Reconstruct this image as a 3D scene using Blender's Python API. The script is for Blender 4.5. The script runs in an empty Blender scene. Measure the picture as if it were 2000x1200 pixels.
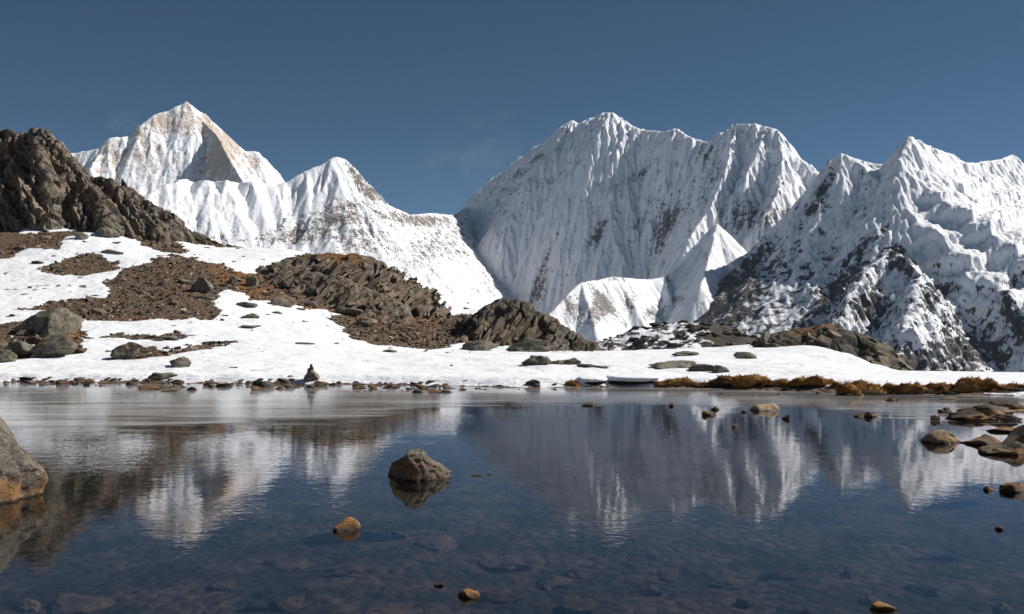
import bpy, bmesh, math, random
import numpy as np
from mathutils import Vector, Matrix

# ------------------------------------------------------------------ camera, sky, sun, exposure
scene = bpy.context.scene
F = 1944.0            # focal length in photograph pixels (35 mm lens, 2000 px wide)
CAMH = 1.7            # eye height above the lake
HOR = 628.0           # horizon row in the photograph

cam_data = bpy.data.cameras.new('camera')
cam = bpy.data.objects.new('camera', cam_data)
scene.collection.objects.link(cam)
cam.location = (0, 0, CAMH)
cam.rotation_euler = (math.radians(90), 0, 0)
cam_data.sensor_width = 36.0
cam_data.lens = 35.0
cam_data.shift_y = 28.0 / 2000.0
cam_data.clip_start = 0.05
cam_data.clip_end = 90000
scene.camera = cam

SUN_EL = 39.5
SUN_AZ = 75.0         # degrees clockwise from the view direction (+Y): from the right
world = bpy.data.worlds.new('World')
scene.world = world
world.use_nodes = True
nt = world.node_tree
nt.nodes.clear()
wout = nt.nodes.new('ShaderNodeOutputWorld')
bgn = nt.nodes.new('ShaderNodeBackground')
sky = nt.nodes.new('ShaderNodeTexSky')
sky.sky_type = 'NISHITA'
sky.sun_disc = False
sky.sun_elevation = math.radians(SUN_EL)
sky.sun_rotation = math.radians(SUN_AZ)
sky.altitude = 5000
sky.air_density = 0.58
sky.dust_density = 0.0
sky.ozone_density = 6.0
bgn.inputs['Strength'].default_value = 0.05
tint = nt.nodes.new('ShaderNodeMix'); tint.data_type = 'RGBA'; tint.blend_type = 'MULTIPLY'
tint.inputs[0].default_value = 1.0
tint.inputs[7].default_value = (1.0, 1.17, 0.97, 1.0)   # thin, slightly green-blue high-altitude air
nt.links.new(sky.outputs[0], tint.inputs[6])
nt.links.new(tint.outputs[2], bgn.inputs['Color'])
nt.links.new(bgn.outputs[0], wout.inputs['Surface'])

sun_data = bpy.data.lights.new('sun', 'SUN')
sun_data.energy = 4.6
sun_data.angle = math.radians(0.53)
sun_data.color = (1.0, 0.95, 0.88)
sun = bpy.data.objects.new('sun', sun_data)
scene.collection.objects.link(sun)
_a, _e = math.radians(SUN_AZ), math.radians(SUN_EL)
SUNV = Vector((math.sin(_a) * math.cos(_e), math.cos(_a) * math.cos(_e), math.sin(_e)))
sun.rotation_euler = SUNV.to_track_quat('Z', 'Y').to_euler()

scene.view_settings.view_transform = 'Standard'
scene.view_settings.look = 'None'
scene.view_settings.gamma = 1.0
scene.view_settings.exposure = 0.40
scene.view_settings.use_curve_mapping = False
scene.cycles.use_denoising = True
scene.cycles.max_bounces = 8
scene.cycles.diffuse_bounces = 4
scene.cycles.glossy_bounces = 4
scene.cycles.transparent_max_bounces = 12
scene.cycles.volume_bounces = 0

C = scene.collection
rng = np.random.default_rng(7)
random.seed(7)


# ------------------------------------------------------------------ numeric helpers
def P(px, py, Y):
    """photograph pixel at depth Y metres -> point in the place"""
    return np.array([(px - 1000.0) / F * Y, Y, CAMH + (HOR - py) / F * Y])


def to_px(x, y, z):
    y = np.maximum(y, 0.5)
    return 1000.0 + x / y * F, HOR - (z - CAMH) / y * F


def _hash(ix, iy, iz, seed):
    h = (ix.astype(np.uint32) * np.uint32(374761393) + iy.astype(np.uint32) * np.uint32(668265263)
         + iz.astype(np.uint32) * np.uint32(2147483647) + np.uint32(seed * 1274126177 & 0xffffffff))
    h = (h ^ (h >> np.uint32(13))) * np.uint32(1274126177)
    h = (h ^ (h >> np.uint32(16))) * np.uint32(2246822519)
    return (h ^ (h >> np.uint32(15)))


def perlin2(x, y, seed=0):
    x = np.asarray(x, dtype=np.float64); y = np.asarray(y, dtype=np.float64)
    ix = np.floor(x); iy = np.floor(y)
    fx = x - ix; fy = y - iy
    ix = ix.astype(np.int64); iy = iy.astype(np.int64)
    u = fx * fx * fx * (fx * (fx * 6 - 15) + 10)
    v = fy * fy * fy * (fy * (fy * 6 - 15) + 10)
    z0 = np.zeros_like(ix)

    def g(i, j, dx, dy):
        a = (_hash(i, j, z0, seed) & np.uint32(0xffff)).astype(np.float64) * (2 * np.pi / 65536)
        return np.cos(a) * dx + np.sin(a) * dy
    n00 = g(ix, iy, fx, fy); n10 = g(ix + 1, iy, fx - 1, fy)
    n01 = g(ix, iy + 1, fx, fy - 1); n11 = g(ix + 1, iy + 1, fx - 1, fy - 1)
    a = n00 + u * (n10 - n00); b = n01 + u * (n11 - n01)
    return (a + v * (b - a)) * 1.5


def fbm2(x, y, octaves=4, seed=0, gain=0.5, lac=2.03):
    r = 0; a = 1.0; s = 0
    for i in range(octaves):
        r = r + a * perlin2(x, y, seed + i * 17); s += a
        a *= gain; x = x * lac + 13.7; y = y * lac + 7.1
    return r / s


def ridged2(x, y, octaves=4, seed=0, gain=0.5, lac=2.07):
    r = 0; a = 1.0; s = 0
    for i in range(octaves):
        r = r + a * (1 - 2 * np.abs(perlin2(x, y, seed + i * 31))); s += a
        a *= gain; x = x * lac + 3.7; y = y * lac + 9.1
    return r / s


def noise3(p, seed=0):
    """value noise in 3D, about -1..1"""
    i = np.floor(p); f = p - i
    i = i.astype(np.int64)
    f = f * f * (3 - 2 * f)
    r = 0
    for dx in (0, 1):
        wx = f[:, 0] if dx else 1 - f[:, 0]
        for dy in (0, 1):
            wy = f[:, 1] if dy else 1 - f[:, 1]
            for dz in (0, 1):
                wz = f[:, 2] if dz else 1 - f[:, 2]
                h = (_hash(i[:, 0] + dx, i[:, 1] + dy, i[:, 2] + dz, seed) & np.uint32(0xffff)) / 32768.0 - 1
                r = r + wx * wy * wz * h
    return r


def fbm3(p, octaves=4, seed=0, gain=0.5):
    r = 0; a = 1.0; s = 0
    for k in range(octaves):
        r = r + a * noise3(p, seed + 11 * k); s += a; a *= gain; p = p * 2.03 + 5.3
    return r / s


def smooth(a, b, x):
    t = np.clip((x - a) / (b - a), 0, 1)
    return t * t * (3 - 2 * t)


def phacelle(x, y, dx, dy, wl, seed=0):
    """stripes that run along the direction perpendicular to (dx,dy): gullies when (dx,dy) lies across the slope.
    returns the phase, -pi..pi"""
    px = x / wl; py = y / wl
    ix = np.floor(px).astype(np.int64); iy = np.floor(py).astype(np.int64)
    fx = px - ix; fy = py - iy
    Cc = np.zeros_like(px); S = np.zeros_like(px)
    z0 = np.zeros_like(ix)
    for i in (-1, 0, 1, 2):
        for j in (-1, 0, 1, 2):
            h = _hash(ix + i, iy + j, z0, seed)
            ox = (h & np.uint32(0xff)) / 255.0 * 0.8 - 0.4
            oy = ((h >> np.uint32(8)) & np.uint32(0xff)) / 255.0 * 0.8 - 0.4
            vx = fx - (i + ox); vy = fy - (j + oy)
            d2 = vx * vx + vy * vy
            w = np.maximum(0, np.exp(-d2 * 2.0) - 0.0111)
            ph = (vx * dx + vy * dy) * 2 * np.pi
            Cc += w * np.cos(ph); S += w * np.sin(ph)
    return np.arctan2(S, Cc)


def in_poly(px, py, poly):
    r = np.zeros(px.shape, bool)
    n = len(poly)
    for k in range(n):
        x0, y0 = poly[k]; x1, y1 = poly[(k + 1) % n]
        if y0 == y1:
            continue
        c = ((y0 > py) != (y1 > py)) & (px < (x1 - x0) * (py - y0) / (y1 - y0) + x0)
        r ^= c
    return r


# ------------------------------------------------------------------ object helpers
def tag(o, label=None, cat=None, group=None, kind=None):
    if label: o['label'] = label
    if cat: o['category'] = cat
    if group: o['group'] = group
    if kind: o['kind'] = kind
    return o


def link(o, parent=None):
    C.objects.link(o)
    if parent is not None:
        o.parent = parent
    return o


def mesh_np(name, verts, faces, mat=None, smooth_shade=True, attrs=None):
    verts = np.asarray(verts, dtype=np.float32); faces = np.asarray(faces, dtype=np.int32)
    me = bpy.data.meshes.new(name)
    nf, k = faces.shape
    me.vertices.add(len(verts)); me.loops.add(nf * k); me.polygons.add(nf)
    me.vertices.foreach_set('co', verts.ravel())
    me.loops.foreach_set('vertex_index', faces.ravel())
    me.polygons.foreach_set('loop_start', np.arange(nf, dtype=np.int32) * k)
    me.polygons.foreach_set('loop_total', np.full(nf, k, dtype=np.int32))
    me.polygons.foreach_set('use_smooth', np.full(nf, bool(smooth_shade)))
    if attrs:
        for an, av in attrs.items():
            at = me.attributes.new(an, 'FLOAT', 'POINT')
            at.data.foreach_set('value', np.asarray(av, dtype=np.float32).ravel())
    me.update(calc_edges=True)
    me.validate()
    if mat:
        me.materials.append(mat)
    return me


def grid_faces(nr, nc, keep=None):
    i = np.arange(nr - 1)[:, None] * nc + np.arange(nc - 1)[None, :]
    f = np.stack([i, i + 1, i + nc + 1, i + nc], -1).reshape(-1, 4)
    if keep is not None:
        k = keep.ravel()
        m = k[f].any(1)
        f = f[m]
    return f


def compact(verts, faces, attrs):
    used = np.zeros(len(verts), bool); used[faces.ravel()] = True
    idx = np.cumsum(used) - 1
    return verts[used], idx[faces], {k: np.asarray(v).ravel()[used] for k, v in attrs.items()}


# ------------------------------------------------------------------ material helpers
class M:
    """tiny node-tree builder"""
    def __init__(self, name):
        self.m = bpy.data.materials.new(name); self.m.use_nodes = True
        self.t = self.m.node_tree; self.t.nodes.clear()
        self.out = self.n('ShaderNodeOutputMaterial')
        self.geo = self.n('ShaderNodeNewGeometry')
        self.tc = self.n('ShaderNodeTexCoord')

    def n(self, typ, **kw):
        nd = self.t.nodes.new(typ)
        for k, v in kw.items(): setattr(nd, k, v)
        return nd

    def put(self, sock, v):
        if isinstance(v, (int, float)): sock.default_value = v
        elif isinstance(v, (tuple, list)):
            sock.default_value = (*v, 1.0) if (len(v) == 3 and sock.type == 'RGBA') else v
        else: self.t.links.new(v, sock)

    def pos(self, world=True, scale=None):
        o = self.geo.outputs['Position'] if world else self.tc.outputs['Object']
        if scale is None: return o
        mp = self.n('ShaderNodeMapping'); mp.inputs['Scale'].default_value = scale
        self.t.links.new(o, mp.inputs['Vector']); return mp.outputs[0]

    def noise(self, vec, scale, detail=4, rough=0.55, dist=0.0):
        nd = self.n('ShaderNodeTexNoise'); self.put(nd.inputs['Vector'], vec)
        nd.inputs['Scale'].default_value = scale; nd.inputs['Detail'].default_value = detail
        nd.inputs['Roughness'].default_value = rough; nd.inputs['Distortion'].default_value = dist
        return nd.outputs['Fac']

    def voro(self, vec, scale, feature='F1', rand=1.0):
        nd = self.n('ShaderNodeTexVoronoi', feature=feature); self.put(nd.inputs['Vector'], vec)
        nd.inputs['Scale'].default_value = scale; nd.inputs['Randomness'].default_value = rand
        return nd

    def attr(self, name):
        nd = self.n('ShaderNodeAttribute', attribute_name=name); return nd.outputs['Fac']

    def math(self, op, a, b=0.0, c=None, clamp=False):
        nd = self.n('ShaderNodeMath', operation=op, use_clamp=clamp)
        self.put(nd.inputs[0], a); self.put(nd.inputs[1], b)
        if c is not None: self.put(nd.inputs[2], c)
        return nd.outputs[0]

    def ramp(self, v, a, b, lo=0.0, hi=1.0):
        nd = self.n('ShaderNodeMapRange', interpolation_type='SMOOTHSTEP')
        self.put(nd.inputs['Value'], v)
        nd.inputs['From Min'].default_value = a; nd.inputs['From Max'].default_value = b
        nd.inputs['To Min'].default_value = lo; nd.inputs['To Max'].default_value = hi
        return nd.outputs[0]

    def mix(self, f, a, b):
        nd = self.n('ShaderNodeMix', data_type='RGBA')
        self.put(nd.inputs[0], f); self.put(nd.inputs[6], a); self.put(nd.inputs[7], b)
        return nd.outputs[2]

    def bump(self, h, strength, dist, normal=None):
        nd = self.n('ShaderNodeBump'); self.put(nd.inputs['Height'], h)
        self.put(nd.inputs['Strength'], strength); nd.inputs['Distance'].default_value = dist
        if normal is not None: self.t.links.new(normal, nd.inputs['Normal'])
        return nd.outputs[0]

    def bsdf(self, color, rough=0.8, normal=None, spec=0.3):
        b = self.n('ShaderNodeBsdfPrincipled')
        self.put(b.inputs['Base Color'], color); self.put(b.inputs['Roughness'], rough)
        self.put(b.inputs['Specular IOR Level'], spec)
        if normal is not None: self.t.links.new(normal, b.inputs['Normal'])
        return b.outputs[0]

    def done(self, surf):
        self.t.links.new(surf, self.out.inputs['Surface']); return self.m


SNOW = (0.84, 0.86, 0.90)


def mountain_material(name, rock_a, rock_b, scale, rock_dust=(0.40, 0.39, 0.385), snow=SNOW, a1=1.3, a2=1.3):
    """snow and bare rock, decided by the vertex attribute 'rock' broken up by noise"""
    m = M(name)
    p = m.pos()
    n1 = m.noise(p, 1.0 / scale, 6, 0.62)
    ps = m.pos(scale=(1.0, 1.0, 0.35))
    n2 = m.noise(ps, 1.0 / (scale * 0.22), 4, 0.6)
    a = m.attr('rock')
    v = m.math('ADD', a, m.math('MULTIPLY_ADD', n1, a1, -a1 / 2))
    v = m.math('ADD', v, m.math('MULTIPLY_ADD', n2, a2, -a2 / 2))
    f = m.ramp(v, 0.42, 0.60)
    rc = m.mix(m.noise(p, 1.0 / (scale * 0.5), 5, 0.65), rock_a, rock_b)
    dust = m.ramp(m.math('ADD', a, m.math('MULTIPLY_ADD', m.noise(ps, 1.0 / (scale * 0.6), 7, 0.7), 1.6, -0.8)), 0.30, 0.85)
    snow = m.mix(m.math('MULTIPLY', dust, 0.55), snow, rock_dust)
    col = m.mix(f, snow, rc)
    h = m.math('ADD', m.noise(ps, 1.0 / (scale * 0.35), 6, 0.6), m.math('MULTIPLY', n1, 0.6))
    nb = m.bump(h, 0.55, scale * 0.26)
    r = m.math('MULTIPLY_ADD', f, 0.2, 0.7)
    return m.done(m.bsdf(col, r, nb, 0.15))

# ------------------------------------------------------------------ the mountains
def ridge_field(X, Y, ridges):
    """upper envelope of ridge lines: each ridge = (points[n,3], slope near crest, slope below, fall length, rounding)"""
    H = np.full(X.shape, -1e9); D = np.full(X.shape, 1e9); S = np.zeros(X.shape)
    for pts, s0, s1, L, w in ridges:
        acc = 0.0
        for k in range(len(pts) - 1):
            a, b = pts[k], pts[k + 1]
            dx, dy = b[0] - a[0], b[1] - a[1]
            l2 = dx * dx + dy * dy + 1e-9
            t = np.clip(((X - a[0]) * dx + (Y - a[1]) * dy) / l2, 0, 1)
            d = np.hypot(X - a[0] - t * dx, Y - a[1] - t * dy)
            dd = np.sqrt(d * d + w * w) - w
            h = a[2] + t * (b[2] - a[2]) - (s1 * dd + (s0 - s1) * L * (1 - np.exp(-dd / L)))
            m = h > H
            H = np.where(m, h, H); D = np.where(m, d, D)
            S = np.where(m, acc + t * math.sqrt(l2), S)
            acc += math.sqrt(l2)
    return H, D, S


VALLEY = -420.0


def make_mountain(name, label, ridges, box, step, mat, gullies, warp=(300, 25), rough=6.0,
                  rock_fn=None, seed=1, base=VALLEY - 30, crest_keep=60, terr=None, shape=1.0, crest_flute=0.0):
    x0, x1, y0, y1 = box
    nx = int((x1 - x0) / step) + 1; ny = int((y1 - y0) / step) + 1
    X, Y = np.meshgrid(np.linspace(x0, x1, nx), np.linspace(y0, y1, ny))
    wl, wa = warp
    WX = X + wa * fbm2(X / wl, Y / wl, 3, seed + 1); WY = Y + wa * fbm2(X / wl + 40, Y / wl, 3, seed + 2)
    H, D, S = ridge_field(WX, WY, ridges)
    if terr is not None:
        H = H + terr(X, Y, H, D)
    keepf = smooth(0, crest_keep, D)
    R = np.zeros_like(X)
    for i, (w, amp) in enumerate(gullies):
        gy, gx = np.gradient(H, step)
        g = np.hypot(gx, gy) + 1e-6
        ph = phacelle(X, Y, -gy / g, gx / g, w, seed + 50 + i)
        tri = 1 - np.abs(ph) / np.pi               # 1 on ribs, 0 in gullies
        r = np.power(tri, shape) - 0.5
        a = amp * np.clip(g, 0, 1.6) * (0.25 + 0.75 * keepf) * (0.55 + 0.9 * np.clip(0.5 + fbm2(X / (w * 5), Y / (w * 5), 2, seed + 80 + i), 0, 1)) * (1 + crest_flute * np.exp(-D / 260.0) * (i > 0))
        H = H + a * r
        R = R + r * (amp / gullies[0][1])
    H = H + rough * fbm2(X / 60, Y / 60, 5, seed + 9) + rough * 0.35 * ridged2(X / 22, Y / 22, 3, seed + 19)
    gy, gx = np.gradient(H, step)
    g = np.hypot(gx, gy)
    px, py = to_px(X, Y, H)
    rock = rock_fn(px, py, X, Y, H, g, R, D) if rock_fn else np.zeros_like(X)
    keep = H > base
    V = np.stack([X, Y, np.maximum(H, base - 40)], -1).reshape(-1, 3)
    f = grid_faces(ny, nx, keep)
    V, f, at = compact(V, f, {'rock': rock})
    me = mesh_np(name, V, f, mat, True, at)
    o = link(bpy.data.objects.new(name, me))
    tag(o, label, None, None, 'structure')
    return o


def RL(pts, s0=1.5, s1=0.9, L=400, w=15):
    return (np.array([P(*p) for p in pts]), s0, s1, L, w)


def blobs(px, py, bl):
    r = np.zeros_like(px)
    for cx, cy, rx, ry, ang, s in bl:
        c, sn = math.cos(math.radians(ang)), math.sin(math.radians(ang))
        u = (px - cx) * c + (py - cy) * sn; v = -(px - cx) * sn + (py - cy) * c
        r += s * np.exp(-((u / rx) ** 2 + (v / ry) ** 2))
    return r


# far pyramid with warm granite
mat_pyr = mountain_material('pinkish granite and snow', (0.56, 0.43, 0.33), (0.37, 0.33, 0.30), 60, (0.60, 0.50, 0.42))


def rock_pyr(px, py, X, Y, H, g, R, D):
    b = blobs(px, py, [(330, 245, 60, 30, 0, .35), (400, 235, 60, 20, 40, .3), (430, 310, 40, 55, 15, .5), (300, 300, 60, 40, 0, .12),
                       (230, 310, 40, 25, 0, .22), (380, 300, 20, 30, 0, -.25), (340, 275, 50, 14, 10, -.25), (500, 320, 14, 30, 20, .3),
                       (275, 262, 14, 12, 0, .3), (390, 225, 20, 14, 0, -.2)])
    return 0.29 + 0.8 * b + 0.12 * (g - 1.3) - 0.16 * R


make_mountain('pyramid_mountain', 'tall snowy pyramid mountain with pinkish bare granite, farthest of the range', [
    RL([(60, 320, 10385), (140, 300, 10325), (205, 290, 10420), (215, 271, 10450), (245, 268, 10540), (270, 262, 10615), (282, 240, 10651), (300, 225, 10755), (330, 218, 10895),
        (352, 206, 10961), (365, 199, 11000), (385, 215, 11060), (400, 225, 11125), (440, 260, 11305), (480, 297, 11495), (492, 296, 11531), (505, 298, 11570),
        (530, 327, 11745), (558, 362, 11929), (600, 420, 12205)], 1.5, 1.1, 400, 10),
    RL([(368, 203, 11000), (398, 236, 10980), (420, 258, 10760), (436, 288, 10300), (455, 322, 9950), (480, 360, 9650), (500, 400, 9400)], 2.0, 1.5, 300, 5),
    RL([(270, 262, 10615), (278, 290, 10489), (290, 330, 10325), (315, 372, 10150)], 1.9, 1.2, 300, 8),
    RL([(207, 290, 10426), (190, 310, 10225), (176, 330, 10033)], 1.9, 1.2, 300, 8),
    RL([(500, 298, 11555), (512, 330, 11441), (525, 365, 11330)], 1.8, 1.2, 300, 8),
], (-5700, -1900, 8700, 12500), 10.5, mat_pyr, [(260, 26), (120, 14), (60, 7)], (500, 36), 13, rock_pyr, 3, base=300)

# white middle ridge with the small dome peak
mat_mid = mountain_material('white snow with brown outcrops', (0.24, 0.19, 0.15), (0.13, 0.12, 0.115), 38)


def rock_mid(px, py, X, Y, H, g, R, D):
    b = blobs(px, py, [(700, 350, 16, 60, -35, .42), (740, 375, 14, 34, -38, .34), (780, 425, 40, 14, 10, .30), (840, 430, 50, 12, 0, .32), (665, 400, 40, 16, 0, .36), (660, 425, 60, 12, 0, .3),
                       (600, 450, 60, 28, 0, .34), (700, 470, 50, 50, 0, .32), (540, 465, 50, 20, 0, .24), (850, 480, 70, 50, 0, .30), (440, 470, 40, 30, 0, .2), (620, 350, 50, 30, 0, -.3),
                       (520, 400, 60, 30, 0, -.2), (800, 520, 60, 40, 0, .14), (960, 560, 60, 50, 0, .22), (965, 450, 60, 40, 0, .26), (1010, 520, 30, 50, 0, .28)])
    return 0.17 + b + 0.10 * (g - 1.0) - 0.07 * R


make_mountain('dome_mountain', 'white snow ridge with a small domed summit and brown outcrops below', [
    RL([(220, 420, 4594), (300, 372, 4752), (325, 360, 4796), (345, 355, 4835), (362, 351, 5393), (380, 358, 5401), (400, 353, 4907), (420, 358, 5426), (440, 353, 4965), (465, 359, 5460), (490, 355, 5032), (540, 363, 5100), (560, 357, 5127), (600, 335, 5197),
        (640, 318, 5255), (655, 307, 5282), (668, 311, 5302), (685, 326, 5326), (720, 365, 5392), (760, 402, 5471), (800, 421, 5950), (840, 417, 6400), (885, 421, 7000), (905, 412, 7500), (925, 398, 8000)], 1.25, 0.72, 380, 18),
    RL([(655, 307, 5282), (668, 345, 5218), (672, 390, 5137), (690, 430, 5049), (740, 500, 4927), (790, 560, 4827)], 1.1, 0.8, 300, 20),
    RL([(560, 357, 5127), (560, 420, 4971), (590, 480, 4810)], 1.0, 0.75, 300, 40),
    RL([(345, 355, 4835), (318, 400, 4706), (300, 450, 4584)], 1.5, 0.9, 200, 8),
    RL([(840, 417, 6400), (846, 470, 6050), (868, 540, 5700), (900, 590, 5400)], 1.3, 0.95, 300, 15),
    RL([(885, 421, 7000), (900, 470, 6600), (925, 530, 6200), (945, 590, 5800)], 1.6, 1.1, 200, 14),
], (-2300, 400, 3900, 8100), 7.0, mat_mid, [(140, 17), (64, 8), (30, 3.0)], (300, 24), 6, rock_mid, 5, base=-100)

# main massif
mat_main = mountain_material('snow flutings over grey gneiss', (0.19, 0.18, 0.175), (0.10, 0.10, 0.105), 34)


def rock_main(px, py, X, Y, H, g, R, D):
    b = blobs(px, py, [(1165, 460, 16, 34, 35, .46), (1245, 440, 12, 30, 25, .34), (1300, 440, 14, 40, 25, .34), (1100, 340, 60, 10, -35, .22), (1250, 340, 30, 9, -30, .4), (1200, 370, 40, 18, -25, .16),
                       (1390, 340, 26, 60, 10, .26), (1380, 300, 20, 26, 0, .18), (1320, 400, 60, 40, 0, .16), (1050, 570, 16, 60, 15, .44), (1015, 340, 24, 10, -30, .4), (1050, 310, 20, 10, -30, .4), (1105, 255, 12, 8, 0, .4), (1000, 370, 40, 10, -10, .25),
                       (1470, 420, 60, 30, 10, .3), (1540, 420, 40, 18, 0, .3), (1440, 440, 40, 20, 0, .22), (1200, 400, 90, 60, 0, .05), (980, 410, 30, 40, 0, .2), (1180, 240, 30, 6, 0, .24),
                       (1080, 480, 40, 80, 10, .08), (1450, 300, 30, 40, 0, -.25), (1560, 350, 40, 40, 0, -.2), (1290, 470, 20, 50, 20, .2)])
    ru = (0.5 * X + 0.86 * Y); rv = (0.86 * X - 0.5 * Y)
    st = fbm2(rv / 34, H / 260, 4, 141) * smooth(1.2, 1.8, g)
    return 0.15 + b + 0.26 * st + 0.05 * (g - 1.7) - 0.14 * R


make_mountain('fluted_massif', 'broad snow massif with long fluted shaded face, highest of the right half', [
    RL([(885, 421, 8100), (925, 397, 8034), (945, 370, 7902), (975, 345, 7770), (1010, 316, 7638), (1060, 281, 7440), (1095, 256, 7308), (1108, 240, 7242), (1117, 236, 7216), (1135, 243, 7150), (1150, 234, 7084), (1165, 229, 7044), (1180, 221, 6991), (1195, 221, 6938), (1215, 236, 6872)], 0.75, 1.5, 190, 14),
    RL([(885, 421, 8100), (925, 397, 8034), (945, 370, 7902), (975, 345, 7770), (1010, 316, 7638), (1060, 281, 7440), (1095, 256, 7308), (1108, 240, 7242), (1117, 236, 7216), (1135, 243, 7150),
        (1150, 234, 7084), (1165, 229, 7044), (1180, 221, 6991), (1195, 221, 6938), (1215, 236, 6872), (1235, 248, 6806), (1260, 255, 6727), (1300, 258, 6595), (1320, 252, 6516), (1345, 267, 6437),
        (1365, 275, 6358), (1385, 279, 6278), (1408, 262, 6199), (1425, 254, 6146), (1432, 256, 6133), (1440, 243, 6107), (1475, 243, 6014), (1510, 253, 5909), (1530, 272, 5856),
        (1555, 305, 5777), (1580, 320, 5698), (1606, 348, 5592), (1650, 400, 5460), (1720, 450, 5262)], 1.0, 2.05, 110, 12),
    RL([(1117, 236, 7216), (1090, 290, 6978), (1040, 350, 6846), (1000, 410, 6714), (1000, 470, 6582), (1020, 560, 6318)], 1.0, 1.7, 200, 20),
    RL([(1440, 243, 6107), (1424, 300, 5856), (1412, 350, 5711), (1385, 410, 5526), (1340, 470, 5328)], 1.8, 1.5, 200, 6),
    RL([(1495, 248, 5962), (1478, 290, 5790), (1462, 330, 5671), (1456, 345, 5632)], 1.7, 1.4, 200, 6),
    RL([(1516, 258, 5896), (1530, 310, 5658), (1520, 370, 5434), (1500, 420, 5262)], 1.5, 1.3, 200, 8),
], (-560, 2400, 4700, 8500), 6.2, mat_main, [(160, 20), (58, 11.5), (30, 5.2)], (260, 20), 4.0, rock_main, 11, base=-200, crest_keep=25, crest_flute=0.9)

# low sunlit spur in front of the massif
mat_spur = mountain_material('sunlit snow with grey scree', (0.27, 0.24, 0.22), (0.16, 0.15, 0.15), 26)


def rock_spur(px, py, X, Y, H, g, R, D):
    b = blobs(px, py, [(1115, 600, 16, 30, -20, .5), (1165, 610, 24, 34, 30, .5), (1180, 590, 50, 9, 48, .42), (1230, 590, 16, 20, 30, .42), (1270, 610, 16, 16, 30, .4), (1325, 585, 16, 8, -20, .4), (1300, 550, 16, 14, 0, .36),
                       (1380, 500, 16, 10, 30, .4), (1205, 545, 30, 5, 0, .35), (1390, 470, 14, 30, 0, -.3), (1350, 540, 30, 20, 0, -.2), (1300, 610, 20, 30, 0, .2)])
    return 0.16 + b + 0.10 * (g - 1.0) - 0.05 * R


make_mountain('sunlit_spur', 'low sunlit snow spur with grey scree below the fluted massif', [
    RL([(1040, 640, 4158), (1075, 613, 4285), (1105, 580, 4401), (1135, 552, 4517), (1165, 548, 4613), (1200, 541, 4710), (1240, 545, 4818), (1270, 546, 4894), (1300, 541, 4960), (1340, 512, 5018), (1370, 492, 5064),
        (1388, 455, 5084), (1400, 438, 5100), (1413, 450, 5129), (1425, 480, 5165), (1445, 510, 5229), (1480, 560, 5326)], 1.1, 0.9, 200, 5),
    RL([(1135, 552, 4517), (1150, 600, 4350), (1170, 660, 4144)], 1.0, 0.9, 200, 6),
    RL([(1205, 541, 4721), (1240, 600, 4548), (1270, 660, 4364)], 0.95, 0.85, 200, 8),
    RL([(1300, 541, 4960), (1310, 580, 4772), (1320, 640, 4574)], 0.95, 0.85, 200, 10),
    RL([(1400, 438, 5100), (1385, 500, 4867), (1370, 560, 4584)], 1.1, 0.9, 200, 6),
], (40, 1300, 3700, 5500), 4.6, mat_spur, [(80, 8), (40, 3.4), (20, 1.4)], (150, 12), 3, rock_spur, 21, base=-330)

# right-hand mountain
mat_right = mountain_material('snow over dark schist', (0.10, 0.092, 0.088), (0.042, 0.042, 0.047), 36, a1=1.9, a2=0.7)


def rock_right(px, py, X, Y, H, g, R, D):
    low = smooth(480, 640, py + 0.12 * (px - 1750))
    dd = np.array([-930, -250, -980.0]); dd /= np.linalg.norm(dd)
    aa = np.cross(dd, [-0.667, -0.136, 0.73]); aa /= np.linalg.norm(aa)
    fl = fbm2((X * dd[0] + Y * dd[1] + H * dd[2]) / 260, (X * aa[0] + Y * aa[1] + H * aa[2]) / 42, 5, 151, 0.62)
    flank = smooth(1775, 1735, px + 0.25 * np.maximum(py - 480, 0))
    left = smooth(1760, 1690, px) * smooth(400, 560, py)
    b = blobs(px, py, [(1610, 370, 12, 40, 30, .5), (1580, 410, 16, 20, 0, .35), (1690, 480, 14, 60, 45, .36), (1640, 560, 14, 70, 45, .34), (1480, 520, 40, 60, 45, .26), (1400, 590, 80, 50, 0, .30), (1330, 625, 60, 30, 0, .3), (1420, 560, 90, 40, -42, .16), (1930, 690, 90, 50, 0, .2), (1750, 500, 26, 22, 30, .55),
                       (1775, 520, 20, 20, 0, .5), (1830, 570, 40, 40, 0, .35), (1980, 620, 20, 60, -30, .5), (1780, 710, 40, 24, 0, .45), (1900, 690, 80, 60, 0, .22), (1730, 700, 14, 30, 0, -.2), (1700, 600, 30, 30, 0, .3),
                       (1900, 420, 130, 130, 0, -.5), (1640, 330, 26, 60, 0, -.25), (1670, 640, 30, 40, 30, -.2), (1800, 660, 40, 18, 0, -.15), (1880, 560, 40, 60, 40, -.2)])
    return 0.22 + b + 0.17 * low * smooth(2050, 1850, px + (py - 600) * 0.4) + 0.12 * left + 0.42 * flank * fl + 0.10 * (g - 1.2) - 0.16 * R


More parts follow.
